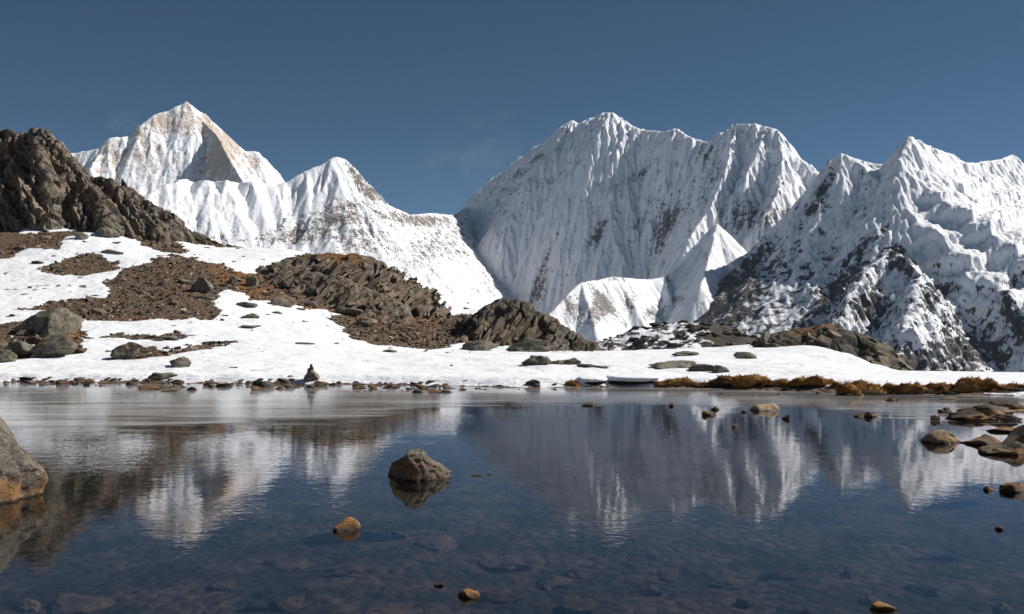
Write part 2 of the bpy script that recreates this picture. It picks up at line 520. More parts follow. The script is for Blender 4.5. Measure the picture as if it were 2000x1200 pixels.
def terr_right(X, Y, H, D):
    # ice cliffs: broken steps across the sunny snowfield
    px, py = to_px(X, Y, H)
    m = smooth(1770, 1830, px) * smooth(300, 370, py) * smooth(640, 560, py)
    w = H + 70 * fbm2(X / 260, Y / 260, 3, 91) + 26 * fbm2(X / 55, Y / 55, 3, 93) - 0.25 * (X - 1900)
    s = 105.0
    t = (w / s) - np.floor(w / s)
    st = (smooth(0.40, 0.56, t) - t) * s * 0.55
    low = smooth(470, 600, py) * smooth(1500, 1650, px)
    bumps = 42 * (ridged2(X / 190 + 0.3 * fbm2(X / 90, Y / 90, 2, 97), Y / 190, 4, 96, 0.55) - 0.3) * low
    return bumps + m * st * (0.3 + 0.9 * np.clip(0.5 + 1.2 * fbm2(X / 180, Y / 180, 2, 95), 0, 1))


make_mountain('dark_flank_mountain', 'sharp snow peak with shaded dark left flank and sunlit right snowfield', [
    RL([(1230, 690, 4560), (1290, 642, 4600), (1350, 595, 4650), (1400, 556, 4690), (1450, 512, 4730), (1500, 466, 4760), (1540, 436, 4790), (1580, 400, 4820), (1602, 362, 4840), (1614, 325, 4855), (1625, 309, 4870), (1640, 300, 4880),
        (1660, 306, 4890), (1680, 313, 4900), (1700, 320, 4900), (1730, 323, 4880), (1745, 302, 4850), (1762, 277, 4820), (1775, 267, 4800), (1790, 274, 4853), (1805, 284, 4926), (1830, 293, 5071), (1850, 300, 5185),
        (1880, 318, 5381), (1905, 321, 5536), (1920, 316, 5629), (1950, 312, 5805), (1975, 303, 5950), (1990, 312, 6043), (2030, 345, 6281), (2100, 330, 6705), (2200, 380, 7275), (2350, 480, 8005)], 1.4, 1.0, 220, 6),
    RL([(1775, 267, 4800), (1757, 310, 4680), (1750, 345, 4600), (1744, 400, 4480), (1740, 450, 4380), (1732, 488, 4300), (1705, 520, 4180), (1678, 556, 4060), (1650, 612, 3900), (1600, 680, 3700)], 1.3, 0.95, 200, 14),
    RL([(1732, 488, 4300), (1765, 505, 4150), (1795, 540, 4024), (1840, 575, 4063), (1890, 608, 4123), (1940, 628, 4243), (1975, 650, 4330), (2010, 700, 4377), (2060, 770, 4437)], 1.1, 0.85, 180, 6),
    RL([(1795, 540, 4024), (1780, 600, 3771), (1770, 650, 3600), (1750, 720, 3400)], 1.0, 0.85, 160, 8),
    RL([(1890, 608, 4123), (1870, 660, 3889), (1860, 740, 3647)], 1.0, 0.85, 160, 8),
] + [
    (np.array([P(*c) + np.array(k) * np.array([-870 + j * 25, -200 - 120 * (i / 4), -1010 - 30 * j]) for k in (0, 0.35, 0.7, 1.0, 1.3)]), 0.75, 0.65, 100, 10)
    for i, (c, j) in enumerate([((1660, 309, 4885), 1), ((1695, 322, 4895), -1), ((1728, 328, 4875), 0), ((1752, 320, 4720), 1), ((1746, 390, 4520), 0)])
] + [
    RL([(1975, 303, 5950), (1985, 380, 5772), (1990, 450, 5543), (2000, 520, 5335), (2030, 600, 5161)], 1.2, 0.85, 200, 20),
    RL([(1850, 300, 5185), (1870, 370, 5069), (1890, 440, 4953), (1930, 520, 4841)], 1.0, 0.8, 200, 30),
], (480, 3900, 3000, 6600), 6.5, mat_right, [(120, 14), (48, 8), (26, 3.8)], (190, 24), 4, rock_right, 31, base=VALLEY - 5, terr=terr_right, crest_keep=25, crest_flute=0.9)

# ------------------------------------------------------------------ near ground: one sheet from the lake bed to the valleys
def shore_y(px):
    return np.interp(px, [-1500, -300, 0, 300, 600, 870, 1000, 1300, 1450, 1700, 1850, 2000, 2600, 3500],
                     [30, 28.6, 28.0, 27.4, 27.0, 26.2, 25.6, 25.5, 24.7, 23.2, 23.0, 22.6, 22, 21])


def crest_y(px):
    return np.interp(px, [-900, 0, 300, 360, 620, 900, 1000, 1060, 1120, 1250, 1500, 1600, 1700, 1760, 2000, 2600],
                     [95, 90, 75, 67, 67, 66, 60, 55, 50, 48, 48, 43, 33, 29.5, 28.5, 28.5])


CTRL = []
for px, rows in {
    -500: [(735, 30), (690, 36), (640, 42), (590, 48), (530, 54), (470, 60), (400, 68), (330, 80)],
    -200: [(735, 30), (697, 34), (648, 40), (598, 46), (545, 52), (490, 58), (430, 64), (350, 75), (330, 90)],
    0: [(735, 29), (700, 33), (650, 40), (600, 46), (550, 52), (500, 58), (440, 63.5), (380, 72), (370, 88)],
    200: [(735, 28.5), (700, 33), (650, 40), (600, 46), (550, 52), (500, 58), (455, 63.5), (420, 72), (415, 88)],
    400: [(737, 28.3), (700, 33), (650, 41), (600, 47), (550, 53), (505, 60), (489, 66)],
    600: [(740, 28), (700, 34), (650, 43), (612, 50), (560, 57), (505, 63), (493, 67)],
    750: [(742, 27.5), (705, 34), (680, 42), (635, 51), (590, 58), (565, 63), (560, 67)],
    900: [(744, 27.2), (710, 33), (688, 42), (640, 53), (610, 58), (582, 66)],
    1000: [(745, 27), (710, 33), (689, 43), (650, 53), (610, 60)],
    1100: [(746, 27), (712, 33), (690, 45), (688, 52)],
    1250: [(744, 27), (714, 32), (690, 43), (686, 48)],
    1400: [(742, 26.8), (714, 32), (690, 42), (681, 50)],
    1500: [(742, 26.5), (716, 31), (686, 42), (671, 49)],
    1620: [(742, 26), (722, 29.5), (700, 36), (684, 43)],
    1740: [(748, 25.3), (740, 27.5), (736, 29.8)],
    1900: [(750, 25), (744, 27), (742, 28.6)],
    2150: [(752, 24.6), (746, 27), (745, 28.6)],
    2600: [(752, 24.6), (746, 27), (745, 28.6)],
}.items():
    for py, Y in rows:
        CTRL.append(P(px, py, Y))
CTRL = np.array(CTRL)


def _tps(d2):
    return np.where(d2 > 1e-9, 0.5 * d2 * np.log(np.maximum(d2, 1e-9)), 0.0)


_n = len(CTRL)
_A = np.zeros((_n + 3, _n + 3))
_d2 = ((CTRL[:, None, :2] - CTRL[None, :, :2]) ** 2).sum(-1)
_A[:_n, :_n] = _tps(_d2) + np.eye(_n) * 4.0
_A[:_n, _n] = 1; _A[:_n, _n + 1:] = CTRL[:, :2]
_A[_n:, :_n] = _A[:_n, _n:].T
_W = np.linalg.solve(_A, np.concatenate([CTRL[:, 2], np.zeros(3)]))


def base_z(x, y):
    x = np.asarray(x, float); y = np.asarray(y, float)
    xc = np.clip(x, -45, 32); yc = np.clip(y, 20, 85)
    r = np.full(x.shape, _W[_n]) + _W[_n + 1] * xc + _W[_n + 2] * yc
    for k in range(_n):
        r += _W[k] * _tps((xc - CTRL[k, 0]) ** 2 + (yc - CTRL[k, 1]) ** 2)
    return r


def ground_z(x, y):
    x = np.asarray(x, float); y = np.asarray(y, float)
    yy = np.maximum(y, 8.0)
    px = 1000 + x / yy * F
    ys = shore_y(px) + 0.35 * fbm2(x / 2.2, y / 2.2, 3, 71)
    land = y - ys                                     # metres inland from the far shore
    z = base_z(x, np.maximum(y, 20))
    z = z + 0.16 * fbm2(x / 6, y / 6, 3, 60) + 0.05 * fbm2(x / 1.3, y / 1.3, 3, 61)
    far = np.maximum(z, 0.05 + 0.10 * smooth(0, 0.8, land))
    z_far = -0.06 + (far + 0.06) * smooth(-0.35, 0.5, land)
    # lake bed
    bed = -np.minimum(0.62, 0.05 + 0.16 * np.maximum(-land, 0)) + 0.10 * fbm2(x / 1.6, y / 1.6, 4, 62)
    # near shore, under the photographer, and the lake's two ends
    near = 3.2 + 0.6 * fbm2(x / 4, 0 * x, 2, 64) - y
    ends = np.abs(x + 6) - 44
    rise = np.maximum(near, ends * 0.6)
    z_l = np.where(rise > -1.5, bed * smooth(0.0, -1.5, rise) + np.maximum(rise, 0) * 0.09, bed)
    z = np.where(land < -0.35, z_l, z_far)
    # the hill ends: beyond the crest, to both sides and behind
    d = np.maximum(np.maximum(y - crest_y(px), 0), np.maximum(np.abs(x + 10) - 75, 0))
    d = np.maximum(d, np.maximum(-30 - y, 0))
    drop = 0.42 * (np.sqrt(d * d + 49) - 7)
    z = z - drop + np.minimum(drop, 120) * 0.10 * fbm2(x / 90, y / 90, 4, 66)
    k = 60.0
    h = np.clip(0.5 + 0.5 * (VALLEY - z) / k, 0, 1)
    return z * (1 - h) + VALLEY * h + k * h * (1 - h)


def on_ground(px, py, ymin=22.0, ymax=140.0, water=True):
    """where the photograph's ray through a pixel meets the ground (or the lake)"""
    if water and py > HOR + 5:
        Yw = CAMH * F / (py - HOR)
        if Yw < shore_y(px) - 0.2:
            return np.array([(px - 1000) / F * Yw, Yw, 0.0])
    Ys = np.linspace(ymin, ymax, 900)
    x = (px - 1000) / F * Ys; z = CAMH + (HOR - py) / F * Ys
    g = ground_z(x, Ys)
    hit = np.nonzero(g >= z)[0]
    k = hit[0] if len(hit) else int(np.argmin(np.abs(g - z)))
    return np.array([x[k], Ys[k], g[k]])


BROWN = [
    [(-400, 300), (-400, 520), (-60, 508), (20, 505), (35, 489), (62, 487), (120, 487), (125, 466), (175, 455), (258, 456), (270, 478), (300, 490), (350, 497), (372, 492), (343, 474), (460, 486), (478, 486), (380, 420), (200, 300)],
    [(70, 525), (130, 510), (160, 497), (185, 495), (230, 515), (235, 528), (200, 535), (130, 542), (85, 535)],
    [(312, 502), (350, 500), (390, 509), (445, 524), (475, 534), (512, 538), (512, 592), (487, 587), (475, 573), (450, 567), (425, 580), (412, 592), (430, 605), (422, 626), (375, 624), (322, 627), (275, 630), (225, 627),
     (200, 631), (150, 625), (90, 612), (37, 606), (107, 592), (160, 586), (212, 587), (215, 570), (195, 555), (225, 542), (237, 530), (287, 515)],
    [(505, 536), (560, 505), (600, 497), (690, 495), (760, 530), (830, 600), (850, 618), (921, 615), (930, 627), (950, 627), (965, 602), (1000, 580), (1100, 630), (1200, 689), (1065, 688), (1002, 685), (985, 672), (960, 684), (900, 672),
     (850, 685), (775, 682), (725, 675), (675, 655), (665, 637), (637, 625), (675, 617), (625, 606), (575, 598), (525, 590), (500, 590)],
    [(770, 560), (810, 565), (830, 575), (865, 578), (820, 585), (785, 583)],
    [(872, 563), (900, 564), (960, 580), (920, 583), (890, 576)],
    [(215, 690), (240, 678), (262, 673), (285, 682), (330, 688), (380, 676), (450, 668), (470, 672), (380, 688), (330, 699), (260, 706)],
    [(185, 661), (230, 656), (300, 658), (355, 652), (372, 660), (330, 668), (250, 665)],
    [(-20, 640), (20, 632), (150, 640), (165, 655), (160, 690), (100, 702), (60, 700), (-40, 715)],
]
WHITE = [
    [(60, 431), (100, 425), (115, 432), (110, 439), (165, 440), (160, 452), (90, 455), (35, 458), (45, 448), (80, 441)],
    [(260, 453), (285, 451), (318, 460), (290, 461)],
]


def snow_mask(x, y, z):
    px, py = to_px(x, y, z)
    jx = px + 24 * fbm2(x * 0.8, y * 0.6, 6, 40, 0.68); jy = py + 11 * fbm2(x * 0.8 + 30, y * 0.6, 6, 41, 0.68)
    brown = np.zeros(px.shape)
    for poly in BROWN:
        brown = np.maximum(brown, in_poly(jx, jy, poly))
    for poly in WHITE:
        brown = np.where(in_poly(jx, jy, poly), 0, brown)
    zone = np.clip(0.5 + 1.6 * fbm2(x / 7, y / 5, 2, 43), 0, 1) * smooth(1250, 700, px) * smooth(735, 690, py)
    speck = fbm2(x * 1.3, y * 0.8, 5, 44, 0.62)
    brown = np.where(speck > 0.62 - 0.30 * zone, 1, brown)          # bare specks in the snow
    brown = np.where(speck < -0.44, 0, brown)                       # snow caught among the stones
    brown = np.where((y > 20) & (y < 110), brown, 0)
    return 1.0 - brown


def box_blur(a, n):
    for ax in (0, 1):
        for _ in range(n):
            b = np.roll(a, 1, ax); c = np.roll(a, -1, ax)
            a = (a * 2 + b + c) * 0.25
    return a


# stretched grid: fine where the photograph looks, coarse out to the horizon
_xs = np.concatenate([-np.geomspace(60000, 35.2, 60), np.arange(-35, 20.01, 0.105), np.geomspace(20.2, 60000, 60)])
_ys = np.concatenate([-np.geomspace(50000, 4, 45), np.arange(-3.5, 20.5, 0.30), np.geomspace(20.7, 76, 460), np.geomspace(76.6, 60000, 110)])
GX, GY = np.meshgrid(_xs, _ys)
GZ = ground_z(GX, GY)
GS = snow_mask(GX, GY, GZ)
_px, _py = to_px(GX, GY, GZ)
shorel = GY - (shore_y(_px) + 0.35 * fbm2(GX / 2.2, GY / 2.2, 3, 71))
GS = np.where((shorel < 0.12 + 0.25 * fbm2(GX / 1.5, GY / 1.5, 3, 73)) & (GY > 3.5) & (GY < 60), 0, GS)
GS = np.where((GY < 4) & (GY > -40), smooth(-0.1, 0.1, fbm2(GX / 2, GY / 2, 3, 45)), GS)
rock_far = np.clip(0.35 + 0.8 * fbm2(GX / 400, GY / 400, 4, 47), 0, 1)
GSB = box_blur(GS, 1)
GZ = GZ + np.where(GY < 110, 0.07 * box_blur(GS, 2) * smooth(0.2, 0.8, shorel), 0)
GZ = np.where((GS < 0.5) & (GY > 20) & (GY < 110), GZ + 0.05 * ridged2(GX * 2.2, GY * 2.2, 3, 49), GZ)
moss = np.clip(0.5 + 1.3 * fbm2(GX / 2.5, GY / 2.5, 4, 48), 0, 1)
grassy = blobs(_px, _py, [(490, 560, 46, 30, 0, .5), (20, 425, 220, 26, 0, .3), (230, 425, 80, 24, 30, .3), (340, 450, 90, 22, 25, .5), (430, 470, 50, 12, 25, .5), (800, 610, 70, 16, 25, .45),
                          (930, 640, 24, 12, 0, .6), (600, 602, 70, 9, 8, .5), (440, 540, 30, 16, 20, .4), (70, 690, 60, 16, 0, .5), (140, 655, 30, 14, 0, .6), (820, 575, 40, 10, 0, .5), (920, 573, 40, 10, 0, .5), (330, 690, 90, 8, 0, .35)]) * (GY > 20) * (GY < 90)

m = M('snowfield, scree and lake bed')
p = m.pos()
sn = m.attr('snow'); ms = m.attr('moss')
e = m.math('ADD', sn, m.math('MULTIPLY_ADD', m.noise(p, 5.0, 5, 0.65), 0.9, -0.45))
fs = m.ramp(e, 0.42, 0.58)
v1 = m.voro(p, 7.0)
stone = m.mix(m.n('ShaderNodeSeparateColor').outputs[0], (0.15, 0.115, 0.085), (0.25, 0.21, 0.17)) if False else m.mix(m.noise(p, 9.0, 4, 0.7), (0.045, 0.030, 0.020), (0.20, 0.15, 0.11))
grass = m.mix(m.noise(p, 14.0, 4, 0.7), (0.085, 0.040, 0.015), (0.34, 0.165, 0.05))
soil = m.mix(m.math('MULTIPLY', ms, m.noise(p, 1.1, 4, 0.6)), stone, m.mix(0.5, stone, grass))
soil = m.mix(m.ramp(m.math('ADD', m.math('MULTIPLY', m.attr('grass'), 0.55), m.noise(p, 1.6, 6, 0.68)), 0.60, 0.74), soil, grass)
sep = m.n('ShaderNodeSeparateXYZ'); m.t.links.new(p, sep.inputs[0])
wet = m.ramp(sep.outputs['Z'], 0.0, -0.12)
far_ground = m.ramp(sep.outputs['Z'], -10.0, -40.0)
bed = m.mix(m.ramp(m.noise(p, 1.4, 5, 0.65), 0.40, 0.62), (0.045, 0.040, 0.030), (0.22, 0.155, 0.13))
bed = m.mix(m.ramp(m.noise(p, 7.0, 4, 0.6), 0.35, 0.7), bed, (0.085, 0.08, 0.06))
soil = m.mix(wet, soil, bed)
rockn = m.noise(p, 0.012, 8, 0.62)
farc = m.mix(m.ramp(rockn, 0.50, 0.56), SNOW, (0.12, 0.11, 0.105))
col = m.mix(fs, soil, SNOW)
col = m.mix(far_ground, col, farc)
hs = m.math('ADD', m.noise(p, 0.9, 5, 0.55), m.math('MULTIPLY', m.noise(m.pos(scale=(1.0, 2.6, 1.0)), 3.2, 4, 0.55), 0.4))
hr = m.math('ADD', m.noise(p, 6.0, 5, 0.7), m.math('MULTIPLY', v1.outputs['Distance'], -0.8))
hh = m.n('ShaderNodeMix', data_type='FLOAT'); m.put(hh.inputs[0], fs); m.put(hh.inputs[2], m.math('MULTIPLY', hr, 1.0)); m.put(hh.inputs[3], m.math('MULTIPLY', hs, 2.0))
nb = m.bump(hh.outputs[0], 0.8, 0.10)
mat_ground = m.done(m.bsdf(col, m.math('MULTIPLY_ADD', fs, -0.25, 0.9), nb, 0.2))

me = mesh_np('ground', np.stack([GX, GY, GZ], -1).reshape(-1, 3), grid_faces(len(_ys), len(_xs)), mat_ground, True, {'snow': GSB, 'moss': moss, 'grass': grassy})
tag(link(bpy.data.objects.new('ground', me)), 'snowy lake shore and brown scree slope', None, None, 'structure')


def gz(x, y):
    """height of the built ground"""
    j = np.clip(np.searchsorted(_xs, x) - 1, 0, len(_xs) - 2); i = np.clip(np.searchsorted(_ys, y) - 1, 0, len(_ys) - 2)
    u = np.clip((x - _xs[j]) / (_xs[j + 1] - _xs[j]), 0, 1); v = np.clip((y - _ys[i]) / (_ys[i + 1] - _ys[i]), 0, 1)
    return (GZ[i, j] * (1 - u) + GZ[i, j + 1] * u) * (1 - v) + (GZ[i + 1, j] * (1 - u) + GZ[i + 1, j + 1] * u) * v


# ------------------------------------------------------------------ lake
m = M('lake water')
p = m.pos()
w1 = m.noise(m.pos(scale=(0.8, 1.0, 1.0)), 5.5, 3, 0.55, 0.4)
w2 = m.noise(m.pos(scale=(0.7, 1.0, 1.0)), 16.0, 2, 0.5, 0.3)
w3 = m.noise(p, 0.9, 2, 0.5)
calm = m.ramp(m.noise(m.pos(scale=(0.6, 1.0, 1.0)), 0.22, 3, 0.5), 0.40, 0.62, 0.35, 1.0)
h = m.math('ADD', m.math('MULTIPLY', w1, 0.6), m.math('MULTIPLY', w2, 0.28))
h = m.math('ADD', m.math('MULTIPLY', h, calm), m.math('MULTIPLY', w3, 0.6))
sx = m.n('ShaderNodeSeparateXYZ'); m.t.links.new(p, sx.inputs[0])
h = m.math('MULTIPLY', h, m.ramp(sx.outputs['X'], -4.0, 2.0, 1.25, 0.75))
nb = m.bump(h, 1.0, 0.0033)
fr = m.n('ShaderNodeFresnel'); m.put(fr.inputs['IOR'], m.math('MULTIPLY_ADD', m.geo.outputs['Backfacing'], 1 / 1.5 - 1.5, 1.5)); m.t.links.new(nb, fr.inputs['Normal'])
gl = m.n('ShaderNodeBsdfGlossy'); gl.inputs['Roughness'].default_value = 0.015; gl.inputs['Color'].default_value = (0.96, 0.97, 1.0, 1); m.t.links.new(nb, gl.inputs['Normal'])
tr = m.n('ShaderNodeBsdfTransparent'); tr.inputs['Color'].default_value = (0.50, 0.52, 0.52, 1)
mx = m.n('ShaderNodeMixShader'); m.t.links.new(fr.outputs[0], mx.inputs[0]); m.t.links.new(tr.outputs[0], mx.inputs[1]); m.t.links.new(gl.outputs[0], mx.inputs[2])
mat_water = m.done(mx.outputs[0])
me = mesh_np('lake', [(-60, -2, 0), (50, -2, 0), (50, 31, 0), (-60, 31, 0)], [(0, 1, 2, 3)], mat_water, False)
tag(link(bpy.data.objects.new('lake', me)), 'calm dark lake mirroring the mountains', None, None, 'structure')

# thin new ice along the far shore, wider at the left
def ice_edge(px):
    return np.interp(px, [-1500, -300, 0, 150, 400, 640, 740, 850, 1000, 1500, 1650, 1800, 2000, 2800],
                     [885, 872, 858, 850, 846, 836, 824, 799, 796, 799, 812, 826, 834, 850])


pxs = np.linspace(-1500, 2800, 700)
near_e, far_e = [], []
for a in pxs:
    pe = ice_edge(a) + 2.5 * float(fbm2(np.array([a / 60.0]), np.array([0.3]), 4, 88)[0]) * 3
    Ye = CAMH * F / (pe - HOR)
    near_e.append(((a - 1000) / F * Ye, Ye))
    Yf = float(shore_y(a)) + 0.9
    far_e.append(((a - 1000) / F * Yf, Yf))
rows = 14
V = []
for k in range(rows):
    t = k / (rows - 1)
    for a, b in zip(near_e, far_e):
        V.append((a[0] + (b[0] - a[0]) * t, a[1] + (b[1] - a[1]) * t, 0.005))
edge = np.repeat(np.linspace(0, 1, rows), len(pxs))
m = M('thin milky ice')
st = m.noise(m.pos(scale=(0.10, 1.0, 1.0)), 2.6, 5, 0.6, 0.6)
st2 = m.noise(m.pos(scale=(0.25, 1.0, 1.0)), 9.0, 3, 0.6)
h = m.math('ADD', m.math('MULTIPLY', st, 0.7), m.math('MULTIPLY', st2, 0.25))
nb = m.bump(h, 1.0, 0.004)
fr = m.n('ShaderNodeFresnel'); m.put(fr.inputs['IOR'], m.math('MULTIPLY_ADD', m.geo.outputs['Backfacing'], 1 / 1.31 - 1.31, 1.31))
gl = m.n('ShaderNodeBsdfGlossy'); m.put(gl.inputs['Roughness'], m.math('MULTIPLY_ADD', st, 0.12, 0.03)); gl.inputs['Color'].default_value = (0.95, 0.96, 0.98, 1); m.t.links.new(nb, gl.inputs['Normal'])
df = m.n('ShaderNodeBsdfDiffuse'); df.inputs['Color'].default_value = (0.62, 0.62, 0.62, 1)
tr = m.n('ShaderNodeBsdfTransparent'); tr.inputs['Color'].default_value = (0.42, 0.46, 0.48, 1)
m1 = m.n('ShaderNodeMixShader'); m.put(m1.inputs[0], m.ramp(st, 0.3, 0.75, 0.10, 0.75)); m.t.links.new(tr.outputs[0], m1.inputs[1]); m.t.links.new(df.outputs[0], m1.inputs[2])
m2 = m.n('ShaderNodeMixShader'); m.t.links.new(fr.outputs[0], m2.inputs[0]); m.t.links.new(m1.outputs[0], m2.inputs[1]); m.t.links.new(gl.outputs[0], m2.inputs[2])
tr2 = m.n('ShaderNodeBsdfTransparent')
m3 = m.n('ShaderNodeMixShader')
m.put(m3.inputs[0], m.ramp(m.math('ADD', m.attr('edge'), m.math('MULTIPLY_ADD', m.noise(m.pos(scale=(0.12, 1.0, 1.0)), 1.6, 5, 0.65, 0.8), 0.7, -0.35)), 0.04, 0.20))
m.t.links.new(tr2.outputs[0], m3.inputs[1]); m.t.links.new(m2.outputs[0], m3.inputs[2])
mat_ice = m.done(m3.outputs[0])
me = mesh_np('lake_ice', np.array(V), grid_faces(rows, len(pxs)), mat_ice, True, {'edge': edge})
tag(link(bpy.data.objects.new('lake_ice', me)), 'thin milky ice along the far shore of the lake', None, None, 'structure')

# ------------------------------------------------------------------ rock materials
def rock_material(name, dark, light, axis=None, freq=6.0, lichen=None, scale=1.0, stain=0.0, moss=False, world=True, bump=0.06, tone=False):
    m = M(name)
    p = m.pos(world)
    if not world:
        oi = m.n('ShaderNodeObjectInfo')
        va = m.n('ShaderNodeVectorMath', operation='ADD'); m.t.links.new(p, va.inputs[0])
        cx = m.n('ShaderNodeCombineXYZ')
        for k in range(3): m.put(cx.inputs[k], m.math('MULTIPLY', oi.outputs['Random'], 37.0 + 11 * k))
        m.t.links.new(cx.outputs[0], va.inputs[1]); p = va.outputs[0]
    q = p
    if axis is not None:                              # bedding: squeeze the pattern along the strata normal
        d = m.n('ShaderNodeVectorMath', operation='DOT_PRODUCT'); m.t.links.new(p, d.inputs[0]); d.inputs[1].default_value = axis
        sc = m.n('ShaderNodeVectorMath', operation='SCALE'); sc.inputs[0].default_value = axis
        m.put(sc.inputs['Scale'], m.math('MULTIPLY', d.outputs['Value'], freq))
        ad = m.n('ShaderNodeVectorMath', operation='ADD'); m.t.links.new(p, ad.inputs[0]); m.t.links.new(sc.outputs[0], ad.inputs[1]); q = ad.outputs[0]
    n1 = m.noise(q, 1.3 * scale, 7, 0.68)
    n2 = m.noise(p, 7.0 * scale, 6, 0.72)
    f = m.ramp(m.math('ADD', m.math('MULTIPLY', n1, 0.6), m.math('MULTIPLY', n2, 0.4)), 0.41, 0.61)
    col = m.mix(f, dark, light)
    n3 = m.noise(p, 15.0 * scale, 4, 0.7)
    col = m.mix(m.math('MULTIPLY', m.ramp(n3, 0.50, 0.62), 0.55), col, tuple(c * 0.55 for c in dark))
    if moss:                                          # patches of greyer and of rustier rock
        col = m.mix(m.ramp(m.noise(p, 0.55, 5, 0.65), 0.46, 0.60, 0.0, 0.75), col, m.mix(f, tuple(0.62 * sum(dark) / 3 for _ in range(3)), (light[0] * 0.78, light[1] * 0.95, light[2] * 1.05)))
        col = m.mix(m.ramp(m.noise(p, 0.9, 5, 0.7), 0.57, 0.68, 0.0, 0.6), col, (0.20, 0.105, 0.045))
    if not world:
        col = m.mix(m.math('MULTIPLY', m.ramp(oi.outputs['Random'], 0.3, 1.0), 0.30), col, tuple(min(1, c * 1.5) for c in light))
    if tone:
        col = m.mix(m.ramp(m.attr('tone'), 0.72, 1.0), col, (0.46, 0.38, 0.30))
        col = m.mix(m.ramp(m.attr('tone'), 0.35, 0.0), col, (0.040, 0.026, 0.018))
    if lichen:
        lf = m.ramp(m.noise(p, 5.0 * scale, 5, 0.75), 0.56, 0.66)
        col = m.mix(m.math('MULTIPLY', lf, 0.8), col, lichen)
    if moss:
        col = m.mix(m.ramp(m.math('ADD', m.attr('moss'), m.math('MULTIPLY_ADD', m.noise(p, 4.0, 5, 0.7), 1.0, -0.5)), 0.42, 0.62), col,
                    m.mix(m.noise(p, 9.0, 4, 0.7), (0.07, 0.042, 0.02), (0.25, 0.125, 0.04)))
    rough = 0.85
    if stain:                                         # iron stain above the water line, dark and wet at it
        sp = m.n('ShaderNodeSeparateXYZ'); m.t.links.new(m.geo.outputs['Position'], sp.inputs[0])
        z = m.math('ADD', sp.outputs['Z'], m.math('MULTIPLY_ADD', m.noise(m.geo.outputs['Position'], 3.2, 4, 0.6), 0.22, -0.11))
        col = m.mix(m.math('MULTIPLY', m.math('MULTIPLY', m.ramp(z, 0.13 * stain, 0.045 * stain), 0.9), m.ramp(m.noise(p, 2.2, 3, 0.6), 0.40, 0.58, 0.1, 1.0)), col, m.mix(m.noise(p, 18.0, 4, 0.7), (0.20, 0.085, 0.025), (0.55, 0.29, 0.11)))
        wetf = m.ramp(m.math('ADD', sp.outputs['Z'], m.math('MULTIPLY_ADD', n2, 0.04, -0.02)), 0.032, 0.012)
        col = m.mix(m.math('MULTIPLY', wetf, 0.85), col, (0.022, 0.015, 0.010))
        rough = m.math('MULTIPLY_ADD', wetf, -0.5, 0.85)
    h = m.math('ADD', m.math('ADD', m.math('MULTIPLY', n1, 1.0), m.math('MULTIPLY', n2, 0.6)), m.math('MULTIPLY', n3, 0.25))
    nb = m.bump(h, 1.0, bump * 1.5)
    return m.done(m.bsdf(col, rough, nb, 0.25))


def unit(v):
    v = np.array(v, float); return v / np.linalg.norm(v)


AX_MID = unit((-0.68, -0.05, 0.73))
AX_LEFT = unit((0.66, -0.25, 0.72))
AX_RIGHT = unit((-0.77, -0.08, 0.63))
mat_schist_mid = rock_material('schist, beds rising to the right', (0.050, 0.036, 0.025), (0.29, 0.225, 0.16), tuple(AX_MID), 5.0, (0.33, 0.29, 0.235), moss=True)
mat_schist_left = rock_material('schist, beds falling to the right', (0.05, 0.038, 0.027), (0.28, 0.22, 0.16), tuple(AX_LEFT), 5.0, (0.30, 0.26, 0.21), moss=True)
mat_schist_right = rock_material('dark schist, steep beds', (0.034, 0.026, 0.018), (0.22, 0.17, 0.12), tuple(AX_RIGHT), 5.0, (0.27, 0.24, 0.19), moss=True)
mat_mound = rock_material('dark weathered rock with moss', (0.035, 0.032, 0.025), (0.14, 0.122, 0.088), None, 1.0, (0.19, 0.165, 0.11), scale=0.8, moss=True)
mat_slab = rock_material('schist slab', (0.06, 0.045, 0.033), (0.28, 0.22, 0.16), (0, 0, 1), 4.0, (0.34, 0.30, 0.25), scale=1.2, world=False, bump=0.03)
mat_grey = rock_material('grey boulder with lichen', (0.045, 0.041, 0.033), (0.235, 0.212, 0.165), None, 1, (0.36, 0.33, 0.255), scale=2.0, world=False, bump=0.03)
mat_pale = rock_material('pale granite boulder', (0.24, 0.23, 0.215), (0.50, 0.48, 0.45), None, 1, (0.56, 0.53, 0.48), scale=2.0, world=False, bump=0.03)
mat_black = rock_material('black moraine boulder', (0.018, 0.018, 0.018), (0.085, 0.08, 0.072), None, 1, None, scale=1.0, world=False, bump=0.05)
mat_lake_rock = rock_material('lake rock with rusty water line', (0.030, 0.026, 0.021), (0.185, 0.16, 0.125), None, 1, (0.42, 0.375, 0.30), scale=3.2, stain=1.0, world=False, bump=0.05)
mat_big_rock = rock_material('weathered boulder with rusty foot', (0.032, 0.027, 0.021), (0.28, 0.245, 0.195), None, 1, (0.52, 0.47, 0.38), scale=3.6, stain=2.6, world=False, bump=0.06)
mat_tan_rock = rock_material('tan lake stone', (0.21, 0.155, 0.10), (0.52, 0.40, 0.27), None, 1, (0.58, 0.48, 0.36), scale=4.0, stain=1.0, world=False, bump=0.035)
mat_dark_lake = rock_material('dark wet lake rock', (0.02, 0.018, 0.014), (0.11, 0.095, 0.07), None, 1, (0.19, 0.165, 0.11), scale=4.0, stain=1.0, world=False, bump=0.035)
mat_bed_rock = rock_material('submerged stone', (0.08, 0.055, 0.045), (0.30, 0.195, 0.155), None, 1, None, scale=2.0, world=False, bump=0.035)
mat_scree = rock_material('scree stones', (0.05, 0.036, 0.026), (0.22, 0.17, 0.125), None, 1, None, scale=3.0, bump=0.01, tone=True)


